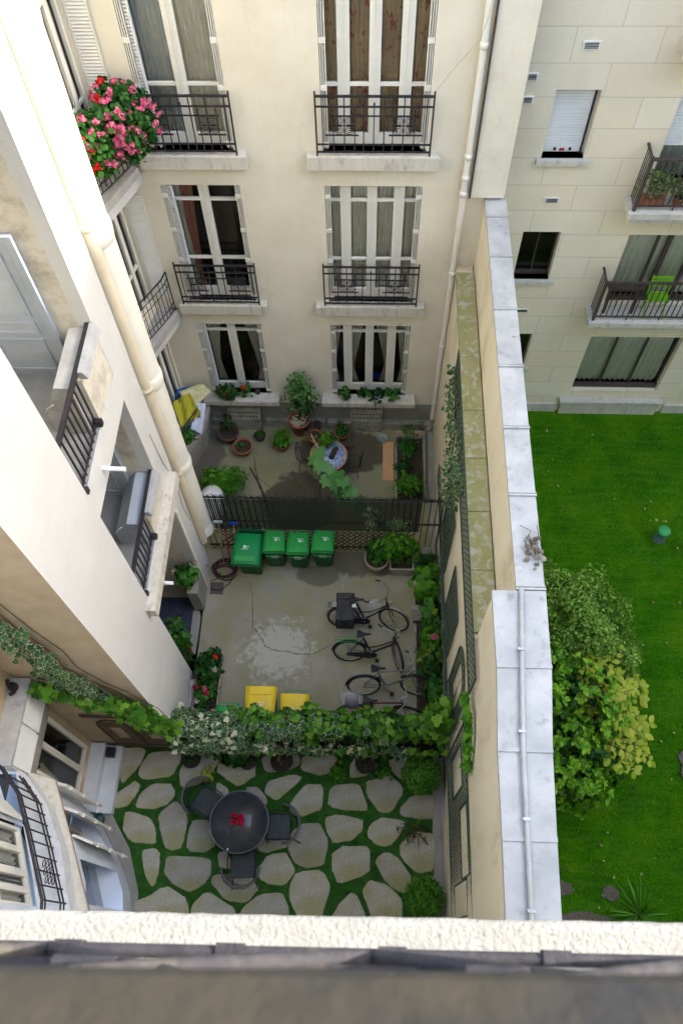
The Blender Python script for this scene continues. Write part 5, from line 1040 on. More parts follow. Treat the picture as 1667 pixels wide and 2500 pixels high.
def clearm():
    m, nt, b = nodes('clear_plastic'); nt.nodes.remove(b); tr = nt.nodes.new('ShaderNodeBsdfTransparent'); df = nt.nodes.new('ShaderNodeBsdfPrincipled'); df.inputs['Base Color'].default_value = (.6, .62, .62, 1); df.inputs['Roughness'].default_value = .25
    ms = nt.nodes.new('ShaderNodeMixShader'); ms.inputs[0].default_value = .3; nt.links.new(tr.outputs[0], ms.inputs[1]); nt.links.new(df.outputs[0], ms.inputs[2]); nt.links.new(ms.outputs[0], nt.nodes['Material Output'].inputs[0]); return m
CLEAR = clearm()
o = MB().loft([[(.22 + .17 * math.cos(a) * k, 6.1 + .13 * math.sin(a) * k, z) for a in [q * math.pi / 8 for q in range(16)]] for k, z in ((1, .78), (.95, .9), (.5, .97), (.15, .99))], False, True)
top(o, 'plastic_cover', CLEAR, (.22, 6.1, .78), 'crumpled clear plastic bag hanging below the handlebar of the roadster', 'plastic bag')
cs_ = thing('child_seat', 'child seat under a clear plastic rain cover on the rear of the dark red bicycle', 'child seat', (-.2, 4.15, .75))
MB().loft([[(-.2 + .24 * math.cos(a) * k, 4.15 + .16 * math.sin(a) * k, z) for a in [q * math.pi / 8 for q in range(16)]] for k, z in ((.8, .68), (1, .8), (.98, .98), (.8, 1.1), (.4, 1.15))], False, True).build('rain_cover', CLEAR, cs_)
MB().loft([rrect(.2, .22, .04, .7, -.18, 4.14), rrect(.26, .26, .05, .82, -.2, 4.14), rrect(.24, .24, .05, .83, -.2, 4.14), rrect(.16, .18, .04, .75, -.18, 4.14)]).build('seat', mat('seat_grey_red', (.1, .03, .03), (.08, .08, .09), 7, .8), cs_)
# ---------------------------------------------------------------- pots and plants
def pot(mb, c, r, h, sq=1): return mb.lathe([(r * .68, 0), (r * .95, h * .82), (r * 1.05, h * .83), (r * 1.08, h), (r * .92, h), (r * .88, h * .86)], c, 22, True, True)
def potted(name, label, c, r, h, crown, mat_=TERRA, group=None, stem=None, cat='potted plant'):
    """crown: list of (dx,dy,dz,rx,ry,rz,n,size,kind,leafmat)"""
    t = thing(name, label, cat, c, group=group); pot(MB(), c, r, h).build('pot', mat_, t)
    MB().lathe([(0, h * .89), (r * .88, h * .88)], c, 18, False).build('soil', SOIL, t)
    for i, (dx, dy, dz, rx, ry, rz, n, size, kind, lm) in enumerate(crown):
        P, Nn = ball((c[0] + dx, c[1] + dy, c[2] + dz), (rx, ry, rz), n, .35, .3, -1, i + int(c[0] * 10)); leaves('foliage' if lm not in (RED, PINK, CRIM, PALEF) else 'flowers', P, lm, t, size, kind, Nn, tilt=.55)
    if stem: MB().tube([(c[0] + a, c[1] + b, c[2] + z) for a, b, z in stem[0]], stem[1], 8).build('stem', BARK, t)
    return t
potted('potted_tree', 'small bushy tree in a large terracotta pot topped with pale pebbles', (-1.6, 10.86, 0), .24, .5,
    [(.1, -.1, 1.55, .34, .34, .55, 560, .085, 'oval', LEAFG), (.18, -.1, 1.15, .26, .26, .35, 220, .08, 'oval', LEAFD), (.05, -.1, 1.95, .2, .2, .3, 120, .08, 'oval', LEAFG)], stem=([(0, 0, .4), (.03, 0, .9), (.1, -.1, 1.5)], .025), cat='potted tree')
P, Nn = ball((-1.6, 10.86, .455), (.19, .19, .015), 160, .1); o = leaves('pebbles', P, mat('pebble', (.6, .57, .48), (.45, .38, .28), 60, .8), None, .05, 'round', np.tile([0, 0, 1.], (len(P), 1)), tilt=.3); tag(o, 'pale pebbles covering the soil of the large tree pot', 'pebbles', kind='stuff')
potted('garden_pot', 'dark wide pot with a small leafy plant in the left corner of the far garden', (-3.26, 10.6, 0), .24, .3, [(0, .1, .55, .2, .2, .28, 110, .07, 'oval', LEAFD)], mat('dark_terracotta', (.14, .07, .05), (.1, .06, .045), 8, .85), stem=([(0, 0, .2), (0, .08, .8)], .01))
potted('garden_pot', 'wide open terracotta bowl with a few green sprouts', (-2.9, 10.25, 0), .22, .24, [(-.06, 0, .26, .1, .08, .05, 26, .05, 'round', FROND)])
potted('garden_pot', 'small black pot with seedlings below the left vent block', (-2.54, 10.62, 0), .13, .16, [(0, 0, .2, .1, .1, .06, 40, .04, 'round', FROND)], BLACKP)
potted('garden_pot', 'terracotta pot overflowing with round bright green leaves', (-2.0, 10.38, 0), .19, .24, [(0, 0, .34, .22, .22, .14, 150, .075, 'round', LEAFB)])
potted('garden_pot', 'tall narrow brown pot tucked against the ledge behind the tree pot', (-1.2, 11.0 - .15, 0), .11, .3, [(0, 0, .3, .03, .03, .02, 4, .04, 'thin', LEAFD)], mat('brown_pot', (.12, .05, .04), (.09, .04, .03), 8, .85))
potted('garden_pot', 'terracotta pot with a yellowing climber trailing over its side', (-1.22, 10.5, 0), .17, .36, [(-.18, -.05, .3, .12, .16, .3, 60, .05, 'oval', leafmat('leaf_dry', [(.3, .25, .08), (.25, .14, .07), (.12, .14, .03)]))])
potted('garden_pot', 'terracotta pot with glossy green leaves near the right vent block', (-.6, 10.72, 0), .19, .22, [(0, 0, .3, .16, .16, .1, 90, .07, 'round', FROND)])
top(MB().lathe([(.1, 0), (.12, .02), (.12, .14), (.13, .15), (.11, .16), (.09, .03)], (.35, 10.6, 0), 20, True, True), 'glass_bowl', CLEAR, (.35, 10.6, 0), 'round clear glass bowl on the wet patch by the plank', 'bowl')
top(MB().box(.37, 9.5, .012, .62, 10.56, .04), 'plank', mat('orange_board', (.62, .36, .18), (.55, .3, .14), 3, .7, .1, 80, st=(1, 8, 1)), (.5, 10, .01), 'plain orange brown wooden board lying flat on the garden floor', 'board')
# planting bed
pbx = thing('planting_bed', 'long raised planting bed of dark soil with low green plants by the right wall', 'planting bed', (1, 9.9, 0))
MB().box(.7, 9.0, 0, 1.27, 10.62, .1).build('soil', SOIL, pbx); MB().box(.655, 9.0, 0, .695, 10.75, .12).box(1.3, 9.0, 0, 1.35, 10.7, .13).box(.655, 10.63, 0, 1.3, 10.66, .16).box(.655, 10.8, 0, 1.3, 10.83, .16).build('edging', DSTONE, pbx)
for i, (x, y, r_, n, lm) in enumerate(((.95, 10.25, .24, 170, FROND), (.85, 9.75, .2, 120, LEAFD), (1.05, 9.35, .2, 80, LEAFG), (.98, 10.72, .25, 90, LEAFG), (.82, 10.3, .15, 60, FROND))):
    P, Nn = ball((x, y, .2), (r_, r_, .14), n, .3, .35, -.2, i); leaves('foliage', P, lm, pbx, .075, 'oval', Nn)
P, Nn = ball((.95, 9.12, .55), (.32, .25, .22), 240, .3, .35, -1, 4); o = thing('leafy_plant', 'bright green serrated leafy plant at the near end of the raised bed', 'plant', (.95, 9.1, 0)); leaves('foliage', P, LEAFB, o, .095, 'oval', Nn); MB().tube([(.95, 9.1, .1), (.95, 9.1, .5)], .015, 6).build('stem', BARK, o)
top(MB().box(.655, 10.66, .165, 1.35, 10.8, .17).tube([(.67, 10.7, .18), (1.33, 10.72, .2)], .008, 5).tube([(.67, 10.85, .18), (1.33, 10.87, .2)], .008, 5).tube([(.85, 9.7, .22), (.86, 10.85, .22)], .008, 5), 'cane_frame', mat('cane', (.4, .32, .18), (.3, .2, .12), 10, .8), (1, 10.7, .16), 'thin cane frame laid over the far end of the raised bed', 'frame')
for i in range(3): pass
o = MB().box(1.42, 7.75, 0, 1.56, 11.0, .07).build('wall_footing', GREYW); tagS(o)
# bamboo like tuft
N_ = 1500; P, Nn = ball((-3.25, 9.2, .35), (.52, .32, .38), N_, .2, .25, -.6, 3); o = thing('grassy_shrub', 'fine leaved bright green grassy shrub beside the thick drainpipe', 'shrub', (-3.25, 9.2, 0)); leaves('foliage', P, LEAFB, o, .16, 'thin', Nn, tilt=.7)
MB().tube([(-3.25, 9.2, 0), (-3.3, 9.2, .4)], .02, 6).build('stem', BARK, o)
# dead branch and cut trunk
top(MB().tube([(-2.15, 8.55, 0), (-2.2, 8.6, .6), (-2.3, 8.75, 1.0), (-2.5, 9.0, 1.3)], [.035, .03, .025, .02], 8).tube([(-2.3, 8.7, .9), (-2.38, 9.0, 1.3), (-2.4, 9.15, 1.5)], [.015, .012, .006], 6).tube([(-2.4, 8.9, 1.15), (-2.0, 8.6, 1.05), (-1.8, 8.4, .9)], .006, 5), 'dead_branch', BARK, (-2.15, 8.55, 0), 'bare dead forked branch leaning up behind the spiked fence', 'branch')
top(MB().tube([(-.9, 8.7, 0), (-1.0, 8.6, .5), (-1.35, 8.5, .9), (-1.5, 8.3, 1.1)], [.012, .01, .008, .004], 6).tube([(-1.2, 8.55, .75), (-1.5, 8.8, 1.0), (-1.6, 9.1, 1.1)], .006, 5), 'thin_twig', BARK, (-.9, 8.7, 0), 'thin brown twig with small blossoms against the dark wet floor', 'twig')
# mosaic table
mtb = thing('mosaic_table', 'small round mosaic table with blue and white tiles in the far garden', 'table', (-.86, 9.72, 0))
m, nt, b = nodes('mosaic'); v = coord(nt); b.inputs['Roughness'].default_value = .3
vo = nt.nodes.new('ShaderNodeTexVoronoi'); vo.inputs['Scale'].default_value = 16; nt.links.new(v, vo.inputs['Vector'])
ve = nt.nodes.new('ShaderNodeTexVoronoi'); ve.feature = 'DISTANCE_TO_EDGE'; ve.inputs['Scale'].default_value = 34; nt.links.new(v, ve.inputs['Vector'])
col = ramp(nt, vo.outputs['Distance'], [(0, (.6, .65, .7)), (.16, (.04, .09, .4)), (.3, (.55, .6, .65)), (.42, (.05, .14, .5)), (.6, (.5, .58, .65))], 'CONSTANT'); col = mix(nt, ramp(nt, ve.outputs[0], [(0, (.8, .8, .8)), (.09, (0, 0, 0))]), col, (.4, .42, .42)); nt.links.new(col, b.inputs['Base Color'])
MB().lathe([(0, .69), (.385, .69), (.385, .715), (0, .716)], (-.86, 9.72, 0), 40, False).build('tabletop', m, mtb); MB().lathe([(.386, .68), (.42, .68), (.42, .722), (.386, .722), (.386, .68)], (-.86, 9.72, 0), 40, False).build('rim', mat('clay_rim', (.55, .28, .14), (.45, .24, .12), 12, .6), mtb)
for k in range(3):
    a = R(30 + 120 * k); MB().tube([(-.86 + .12 * math.cos(a), 9.72 + .12 * math.sin(a), .69), (-.86 + .1 * math.cos(a), 9.72 + .1 * math.sin(a), .35), (-.86 + .36 * math.cos(a), 9.72 + .36 * math.sin(a), 0)], .01, 6).build('leg', IRON, mtb)
potted('table_plant', 'small bright green plant standing on the mosaic table', (-.93, 9.98, .72), .1, .12, [(0, 0, .2, .2, .2, .12, 130, .07, 'round', LEAFB)])
top(MB().tube([(-.35, 10.4, .05), (-.6, 10.1, .5), (-.72, 9.85, .75), (-.8, 9.62, .78)], [.035, .05, .06, .065], 10), 'log', BARK, (-.35, 10.4, .05), 'thick cut brown branch leaning across the mosaic table', 'branch')
top(MB().box(-.02, -.7, 0, .02, .7, .02), 'garden_stake', mat('stake', (.3, .2, .12)), (0, 0, 0)); st_ = bpy.data.objects['garden_stake']; st_.location = (-.93, 9.35, 1.0); st_.rotation_euler = (R(18), 0, R(28)); tag(st_, 'thin brown wooden stake slanting over the mosaic table', 'stake')
def iron_chair(c, rz):
    t = thing('iron_chair', 'x', 'chair'); MB().ring((0, 0, .45), .19, .009, 'z', 22, 5).ring((0, 0, .45), .12, .006, 'z', 18, 5).ring((0, 0, .45), .06, .006, 'z', 12, 5).build('seat', IRON, t)
    for a in (45, 135, 225, 315): MB().tube([(.17 * math.cos(R(a)), .17 * math.sin(R(a)), .45), (.22 * math.cos(R(a)), .22 * math.sin(R(a)), 0)], .009, 6).build('leg', IRON, t)
    mb = MB().tube([(-.17, -.15, .45), (-.2, -.15, .7), (-.21, -.1, .85), (-.22, 0, .92), (-.21, .1, .85), (-.2, .15, .7), (-.17, .15, .45)], .01, 6)
    for y in (-.07, 0, .07): mb.tube([(-.18, y, .45), (-.21, y, .88)], .006, 5)
    mb.ring((-.21, 0, .7), .06, .006, 'x', 14, 5).build('backrest', IRON, t); t.location = c; t.rotation_euler.z = rz; return t
o = iron_chair((-1.38, 9.85, 0), R(-10)); tag(o, 'black wrought iron garden chair left of the mosaic table', group='wrought iron garden chairs')
o = copy_tree(o); o.location = (-.32, 9.75, 0); o.rotation_euler.z = R(170); tag(o, 'black wrought iron garden chair right of the mosaic table', group='wrought iron garden chairs')
# big leaved climber over the fence
P = [(-1.0, 9.15, 1.55), (-.95, 9.0, 1.6), (-.85, 8.85, 1.65), (-.75, 8.8, 1.6), (-.6, 8.75, 1.6), (-.8, 8.65, 1.55), (-.65, 8.6, 1.55), (-.5, 8.6, 1.6), (-.45, 8.45, 1.5), (-.3, 8.4, 1.5), (-.35, 8.3, 1.45), (-.7, 8.45, 1.3), (-.5, 8.35, 1.2), (-1.05, 9.3, 1.6), (-.2, 8.3, 1.3), (-.9, 8.75, 1.4)]
o = thing('broad_leaf_climber', 'climber with broad lobed green leaves reaching over the mosaic table', 'vine', (-.7, 8.7, 0)); leaves('leaves', P, leafmat('leaf_broad', [(.05, .17, .03), (.09, .24, .05), (.12, .28, .09)]), o, .3, 'ivy', np.tile([0, -.2, 1.], (len(P), 1)), tilt=.2, tip=np.tile([.3, -1., -.2], (len(P), 1)), svar=.25)
MB().tube([(-.95, 8.3, 0), (-1.0, 8.5, .9), (-.95, 8.9, 1.4), (-.6, 8.65, 1.5), (-.3, 8.35, 1.4)], .01, 6).build('stem', BARK, o)
# window sill pots
SP_ = 'flower pots on the ground floor window sills'
for x, y, r_, nm, cr, lb in ((-3.15, 10.93, .11, TERRA, [(0, -.03, .22, .24, .16, .24, 190, .08, 'round', LEAFD), (-.05, -.12, .3, .16, .06, .14, 10, .05, 'round', RED)], 'large bushy geranium with coral flowers on the left window sill'),
    (-2.76, 11.0, .08, MARKW, [(0, -.02, .2, .15, .12, .2, 90, .07, 'round', FROND), (0, -.08, .38, .06, .05, .08, 22, .045, 'round', RED)], 'geranium with bright red flowers in a white pot on the left window sill'),
    (-2.5, 11.05, .06, BLACKP, [(0, 0, .12, .04, .04, .06, 8, .04, 'oval', LEAFD)], 'small dark brown jug at the right end of the left window sill'),
    (-.5, 10.95, .08, TERRA, [(-.02, -.03, .22, .14, .12, .22, 150, .06, 'oval', FROND)], 'tall leafy plant at the left end of the right window sill'),
    (-.14, 11.0, .08, MARKW, [(0, -.02, .17, .1, .09, .12, 70, .06, 'round', LEAFD)], 'compact dark green plant in a white pot on the right window sill'),
    (.2, 10.97, .07, BLUEG, [(0, -.05, .14, .17, .15, .1, 26, .17, 'oval', LEAFD)], 'long drooping leaved plant in a blue pot on the right window sill'),
    (.56, 11.0, .07, BLACKP, [(-.02, -.05, .12, .14, .13, .08, 18, .16, 'oval', FROND)], 'drooping leaved plant at the right end of the right window sill')):
    potted('sill_plant', lb, (x, y, 1.2), r_, .12, cr, nm, SP_)
# ---------------------------------------------------------------- planters and border in the middle court
CLAYW = mat('pale_planter', (.42, .36, .27), (.35, .3, .22), 6, .8, .2, 50)
rp = thing('round_planter', 'round pale planter bowl with leafy green plants by the spiked fence', 'planter', (.25, 7.38, 0))
MB().lathe([(.18, 0), (.25, .22), (.27, .35), (.24, .35), (.22, .28)], (.25, 7.38, 0), 28).build('bowl', CLAYW, rp); MB().lathe([(0, .29), (.23, .29)], (.25, 7.38, 0), 20, False).build('soil', SOIL, rp)
P, Nn = ball((.28, 7.45, .58), (.26, .24, .26), 300, .25, .3, -.8, 1); leaves('foliage', P, FROND, rp, .085, 'round', Nn, tilt=.6)
sp_ = thing('square_planter', 'square pale planter box full of tall bright green foliage by the spiked fence', 'planter', (.78, 7.35, 0))
MB().loft([rrect(.44, .42, .02, 0, .78, 7.35), rrect(.52, .5, .02, .36, .78, 7.35), rrect(.46, .44, .02, .36, .78, 7.35), rrect(.44, .42, .02, .28, .78, 7.35)], smooth=False).build('box', CLAYW, sp_); MB().box(.56, 7.14, .27, 1.0, 7.57, .29).build('soil', SOIL, sp_)
P, Nn = ball((.68, 7.48, .7), (.42, .28, .38), 620, .2, .35, -.8, 5); leaves('foliage', P, LEAFB, sp_, .085, 'round', Nn, tilt=.6)
top(MB().box(1.2, 7.5, 0, 1.5, 7.66, .35), 'grey_block', GREYW, (1.35, 7.58, 0), 'plain grey block standing behind the spiky plant by the fence', 'block')
def blades(c, n, L, mat_, par, wid=.05, up=.6, z0=.25):
    mb = MB()
    for k in range(n):
        a = rnd.random() * 6.283; e = R(rnd.uniform(15, 80)) ; l = L * rnd.uniform(.7, 1.1); dx, dy = math.cos(a), math.sin(a); px, py = -dy, dx; P_ = []
        for j in range(5):
            t = j / 4; r_ = l * t * math.cos(e); z = z0 + l * t * math.sin(e) - .35 * l * t * t * math.cos(e); w_ = wid * (1 - t) ** .7 * (.5 + t) ; P_.append((r_, z, w_))
        b = len(mb.v); vs = []
        for r_, z, w_ in P_: vs += [(c[0] + dx * r_ + px * w_ / 2, c[1] + dy * r_ + py * w_ / 2, c[2] + z), (c[0] + dx * r_ - px * w_ / 2, c[1] + dy * r_ - py * w_ / 2, c[2] + z)]
        mb.add(vs, [(2 * j, 2 * j + 1, 2 * j + 3, 2 * j + 2) for j in range(4)])
    return mb.build('blades', mat_, par)
yu = thing('spiky_plant', 'spiky sword leaved plant in the corner between fence and boundary wall', 'plant', (1.36, 7.25, 0)); blades((1.36, 7.25, 0), 60, .5, LEAFD, yu); MB().tube([(1.36, 7.25, 0), (1.36, 7.25, .3)], .04, 8).build('stem', BARK, yu)
SB = 'bushes of the narrow border under the trellises'
border = [('hydrangea', 'broad leaved hydrangea with a faded pink flower head next to the spiky plant', (1.25, 6.75, .5), (.26, .38, .28), 230, .15, 'round', LEAFB), ('hydrangea', 'hydrangea with green flower heads beside the roadster front wheel', (1.36, 6.1, .45), (.2, .34, .3), 190, .14, 'round', FROND),
    ('hydrangea', 'hydrangea with one pink flower head in the middle of the border', (1.38, 5.55, .5), (.2, .25, .3), 130, .14, 'round', LEAFB), ('border_shrub', 'loose yellow green feathery shrub between hydrangea and dark shrub', (1.3, 5.2, .45), (.26, .3, .24), 360, .07, 'oval', leafmat('leaf_fine_yellow', [(.1, .2, .02), (.2, .3, .03), (.08, .2, .03)])),
    ('border_shrub', 'long leaved dark shrub in the border beside the grey bicycle', (1.4, 4.95, .45), (.2, .3, .28), 100, .18, 'oval', LEAFD), ('border_shrub', 'dense glossy green shrub in the border beside the silver bicycle', (1.44, 4.5, .4), (.2, .34, .3), 620, .08, 'round', FROND), ('border_shrub', 'leafy bush at the ivy end of the border', (1.38, 3.95, .42), (.24, .28, .26), 300, .12, 'oval', LEAFG)]
for i, (nm, lb, c, r_, n, s_, kd, lm) in enumerate(border):
    o = thing(nm, lb, 'shrub', (c[0], c[1], 0), group=SB); P, Nn = ball(c, r_, n, .3, .3, -.7, i + 2); P[:, 0] = np.minimum(P[:, 0], 1.5); leaves('foliage', P, lm, o, s_, kd, Nn, tilt=.5)
    for q in range(3): MB().tube([(c[0] + rnd.uniform(-.05, .05), c[1] + rnd.uniform(-.05, .05), 0), (c[0] + rnd.uniform(-.12, .12), c[1] + rnd.uniform(-.15, .15), c[2])], .01, 5).build('stem', BARK, o)
    for (fx, fy, fz, fm) in {0: [(-.22, -.12, .2, PALEF)], 1: [(.05, -.1, .3, LEAFY)], 2: [(.0, -.1, .34, PINK)]}.get(i, []):
        P, Nn = ball((c[0] + fx, c[1] + fy, c[2] + fz), (.065, .065, .05), 90, .6, .1, -.6); leaves('flower_head', P, fm, o, .03, 'round', Nn, tilt=.4)
o = MB().box(1.08, 3.6, 0, 1.53, 7.2, .05).build('border_soil', SOIL); tagS(o)
top(MB().box(1.02, 6.05, 0, 1.2, 6.28, .16).box(1.0, 6.3, 0, 1.16, 6.42, .1).box(1.03, 5.4, 0, 1.09, 6.02, .07), 'broken_kerb', DSTONE, (1.05, 5.9, 0), 'broken dark and pale stones edging the border by the roadster front wheel', 'stones')
o = MB(); 
for k in range(6): o.box(-3.28, 6.62 + k * .045, .004, -3.04, 6.64 + k * .045, .012)
top(o.box(-3.3, 6.6, .001, -3.02, 6.88, .005), 'drain_grate', mat('drain_grate', (.12, .1, .09), (.09, .075, .07), 20, .8), (-3.16, 6.74, 0), 'small square drain grate beside the hose', 'drain')
mb = MB(); pth = []
for k in range(140): a = k * .35; r_ = .2 + .05 * math.sin(k * .21) ; pth.append((-3.02 + r_ * math.cos(a) * 1.15 + .05 * math.sin(k * .13), 7.15 + r_ * math.sin(a) * .9 + .06 * math.cos(k * .17), .02 + .0012 * k))
top(MB().tube(pth, .011, 6).tube([(-3.1, 7.0, .03), (-3.3, 6.9, .02), (-3.28, 6.72, .02), (-3.1, 6.68, .02), (-2.9, 6.85, .02), (-2.85, 7.0, .02)], .011, 6), 'garden_hose', mat('dark_red_hose', (.09, .02, .03), (.06, .015, .02), 9, .5), (-3.02, 7.1, 0), 'dark red garden hose heaped in coils on the floor', 'hose')
def broom(x, y, lb, hm, bm, tilt_, L=1.35):
    t = thing('broom', lb, 'broom', (x, y, 0), group='brooms leaning on the spiked fence'); MB().tube([(x, y, 0), (x + tilt_, 7.66, L)], .013, 8).build('handle', hm, t); MB().box(x + tilt_ - .09, 7.61, L - .015, x + tilt_ + .09, 7.66, L + .03).build('head', bm, t)
WOOD = mat('wood_handle', (.35, .25, .15), (.28, .2, .12), 8, .7)
broom(-3.05, 7.25, 'broom with pale head standing head up beside the drainpipe elbow', WOOD, mat('pale_bristle', (.35, .42, .46), (.25, .3, .33), 30, .9), .02)
broom(-2.92, 7.3, 'rake handle in plain red leaning on the spiked fence', mat('red_handle', (.35, .02, .02)), IRON, .0, 1.1)
broom(-2.78, 7.3, 'broom with bright blue head standing head up behind the large bin', WOOD, mat('blue_bristle', (.01, .04, .3)), .06, 1.3)
top(MB().tube([(-3.37, 7.0, .55), (-3.3, 7.0, .55), (-3.28, 7.0, .48)], .014, 8).box(-3.33, 6.97, .56, -3.3, 7.03, .6), 'wall_tap', CHROME, (-3.35, 7, .5), 'small metal tap on the stair wing wall above the hose', 'tap')
# flower trough and entrance pots
ft = thing('flower_trough', 'long pale trough of green plants with red and pink flowers against the stair wing', 'planter', (-3.05, 4.63, 0))
MB().loft([rrect(.4, 1.1, .03, 0, -3.05, 4.6), rrect(.5, 1.22, .03, .4, -3.05, 4.6), rrect(.45, 1.16, .03, .4, -3.05, 4.6), rrect(.43, 1.1, .03, .34, -3.05, 4.6)], smooth=False).build('box', CLAYW, ft); MB().box(-3.26, 4.02, .33, -2.84, 5.17, .35).build('soil', SOIL, ft)
for c, r_, n, lm, s_ in (((-3.05, 4.85, .5), (.26, .38, .2), 420, LEAFD, .085), ((-3.05, 4.3, .47), (.24, .28, .16), 210, FROND, .08)):
    P, Nn = ball(c, r_, n, .3, .25, -.5, 3); leaves('foliage', P, lm, ft, s_, 'round', Nn)
for c, lm in (((-2.9, 5.0, .68), RED), ((-3.05, 4.35, .64), PINK), ((-3.0, 4.28, .62), CRIM), ((-3.22, 4.4, .58), CRIM), ((-3.18, 4.12, .6), PALEF), ((-2.88, 4.75, .62), PALEF)):
    P, Nn = ball(c, (.045, .045, .03), 34, .5, .1, -.5); leaves('flowers', P, lm, ft, .035, 'round', Nn)
top(MB().box(-3.39, 4.0, .0, -3.31, 4.6, .42), 'grey_board', GREYW, (-3.35, 4.3, 0), 'narrow grey board standing between the trough and the white wall', 'board')
potted('entrance_plant', 'pot with pale hydrangea flowers standing on the stone pedestal', (-3.52, 6.55, .9), .13, .17, [(-.05, -.05, .3, .25, .25, .16, 210, .1, 'round', FROND), (.1, .12, .4, .08, .08, .06, 60, .035, 'round', PALEF), (-.28, -.0, .34, .08, .06, .06, 50, .035, 'round', PALEF), (.13, -.15, .34, .06, .06, .05, 40, .035, 'round', PALEF)])
potted('entrance_plant', 'tall loose green shrub in a pot beside the entrance mat', (-3.62, 5.2, 0), .16, .26, [(-.12, .15, .75, .3, .38, .4, 330, .085, 'round', FROND), (.05, -.2, .45, .2, .2, .2, 90, .08, 'oval', LEAFD)], stem=([(0, 0, .2), (-.1, .1, .8)], .015))
# ---------------------------------------------------------------- laundry and plants on the bow balconies
CR = lambda n, c, c2=None: clothmat(n, c, c2, 9)
def drape(nm, lb, mat_, pts, n1=14, n2=16, amp=.03, seed=1):
    """cloth sheet through 4 corner points with folds"""
    a, b, c, d = [np.array(p, float) for p in pts]; vs = []
    nrm = np.cross(b - a, d - a); nrm /= np.linalg.norm(nrm)
    for j in range(n2 + 1):
        for i in range(n1 + 1):
            u, v = i / n1, j / n2; p = (a * (1 - u) + b * u) * (1 - v) + (d * (1 - u) + c * u) * v
            p = p + nrm * amp * (math.sin(u * 11 + seed + 2 * v) + .6 * math.sin(v * 9 + u * 5 + seed * 2) + .5 * math.sin((u + v) * 21)) ; vs.append(tuple(p))
    mb = MB().add(vs, [(j * (n1 + 1) + i, j * (n1 + 1) + i + 1, (j + 1) * (n1 + 1) + i + 1, (j + 1) * (n1 + 1) + i) for j in range(n2) for i in range(n1)], True)
    cen = tuple(np.mean([a, b, c, d], axis=0)); o = top(mb, nm, mat_, cen, lb, 'laundry', 'washing hung over the ground floor balcony rail'); md = o.modifiers.new('s', 'SOLIDIFY'); md.thickness = .012; return o
drape('cream_sheet', 'cream yellow towel airing at the back of the washing on the ground floor balcony', CR('cream_cloth', (.6, .58, .33), (.5, .48, .25)), [(-3.72, 11.0, 1.62), (-3.5, 10.85, 1.5), (-3.9, 10.35, 1.45), (-4.2, 10.75, 1.6)])
drape('yellow_cloth', 'crumpled mustard yellow cloth draped over the ground floor balcony rail', CR('yellow_cloth', (.42, .4, .03), (.33, .3, .02)), [(-4.3, 10.45, 1.62), (-3.92, 10.62, 1.75), (-3.68, 10.35, 1.35), (-4.1, 10.0, 1.3)], amp=.045, seed=4)
drape('white_cloth', 'pale bluish white cloth hanging below the mustard yellow one on the balcony rail', CR('white_cloth', (.6, .66, .75), (.55, .6, .7)), [(-3.85, 10.55, 1.5), (-3.62, 10.6, 1.4), (-3.7, 10.05, .95), (-3.98, 10.1, 1.15)], seed=7)
drape('blue_cloth', 'dark blue patterned cloth at the window end of the washing', CR('blue_cloth', (.03, .12, .35), (.02, .05, .2)), [(-4.32, 10.9, 1.5), (-3.95, 10.98, 1.5), (-4.0, 10.75, 1.25), (-4.32, 10.65, 1.25)], seed=9)
top(MB().box(-4.25, 10.3, 1.28, -3.72, 10.33, 1.3).tube([(-4.2, 10.35, .9), (-3.75, 10.9, 1.5)], .01, 5).tube([(-4.2, 10.9, .9), (-3.75, 10.35, 1.5)], .01, 5).tube([(-3.74, 10.95, 1.55), (-3.62, 10.9, 1.5)], .012, 5), 'drying_rack', IRON, (-4, 10.6, .9), 'thin drying rack under the washing on the ground floor balcony', 'drying rack')
potted('balcony_plant', 'green plant in a red pot behind the large drainpipe on the ground floor balcony', (-4.0, 9.9, .9), .1, .14, [(0, 0, .25, .17, .17, .18, 140, .08, 'round', FROND)], mat('red_pot', (.3, .02, .02)))
gb = thing('geranium_box', 'overflowing balcony box of pink and red geraniums high on the bow balcony', 'flower box', (-3.95, 10.45, 8.1))
MB().loft([[(-3.98, 10.95, z), (-3.8, 10.95, z), (-4.05, 10.15, z), (-4.28, 10.1, z)] for z in (8.02, 8.22)], smooth=False).build('box', BLACKP, gb)
FC = [((-3.6, 10.55, 8.42), (.34, .4, .32)), ((-3.92, 10.35, 8.35), (.34, .34, .36)), ((-4.13, 10.1, 8.25), (.28, .26, .34)), ((-3.42, 10.6, 8.25), (.26, .24, .32)), ((-3.7, 10.75, 8.6), (.36, .2, .2)), ((-4.05, 10.05, 8.05), (.26, .24, .26)), ((-3.62, 10.35, 8.1), (.26, .22, .3))]
for i, (c, r_) in enumerate(FC):
    P, Nn = ball(c, r_, 520, .35, .35, -1, i); leaves('foliage', P, LEAFD if i not in (2, 5) else FROND, gb, .07, 'round', Nn, tilt=.5)  # left clusters use lighter leaves, sunlight put into their colour
for k in range(140):
    c, r_ = FC[rnd.randrange(7)]; d = Vector((rnd.gauss(0, 1) , rnd.gauss(0, 1) - .5, abs(rnd.gauss(0, 1)) * .9 - .2)).normalized(); p = (c[0] + d.x * r_[0] * 1.08, c[1] + d.y * r_[1] * 1.08, c[2] + d.z * r_[2] * 1.08)
    P, Nn = ball(p, (.045, .045, .035), 26, .5, .1, -1, k); leaves('flower_head', P, RED if (p[0] < -3.85 and k % 4 == 0) else PINK, gb, .038, 'round', Nn)
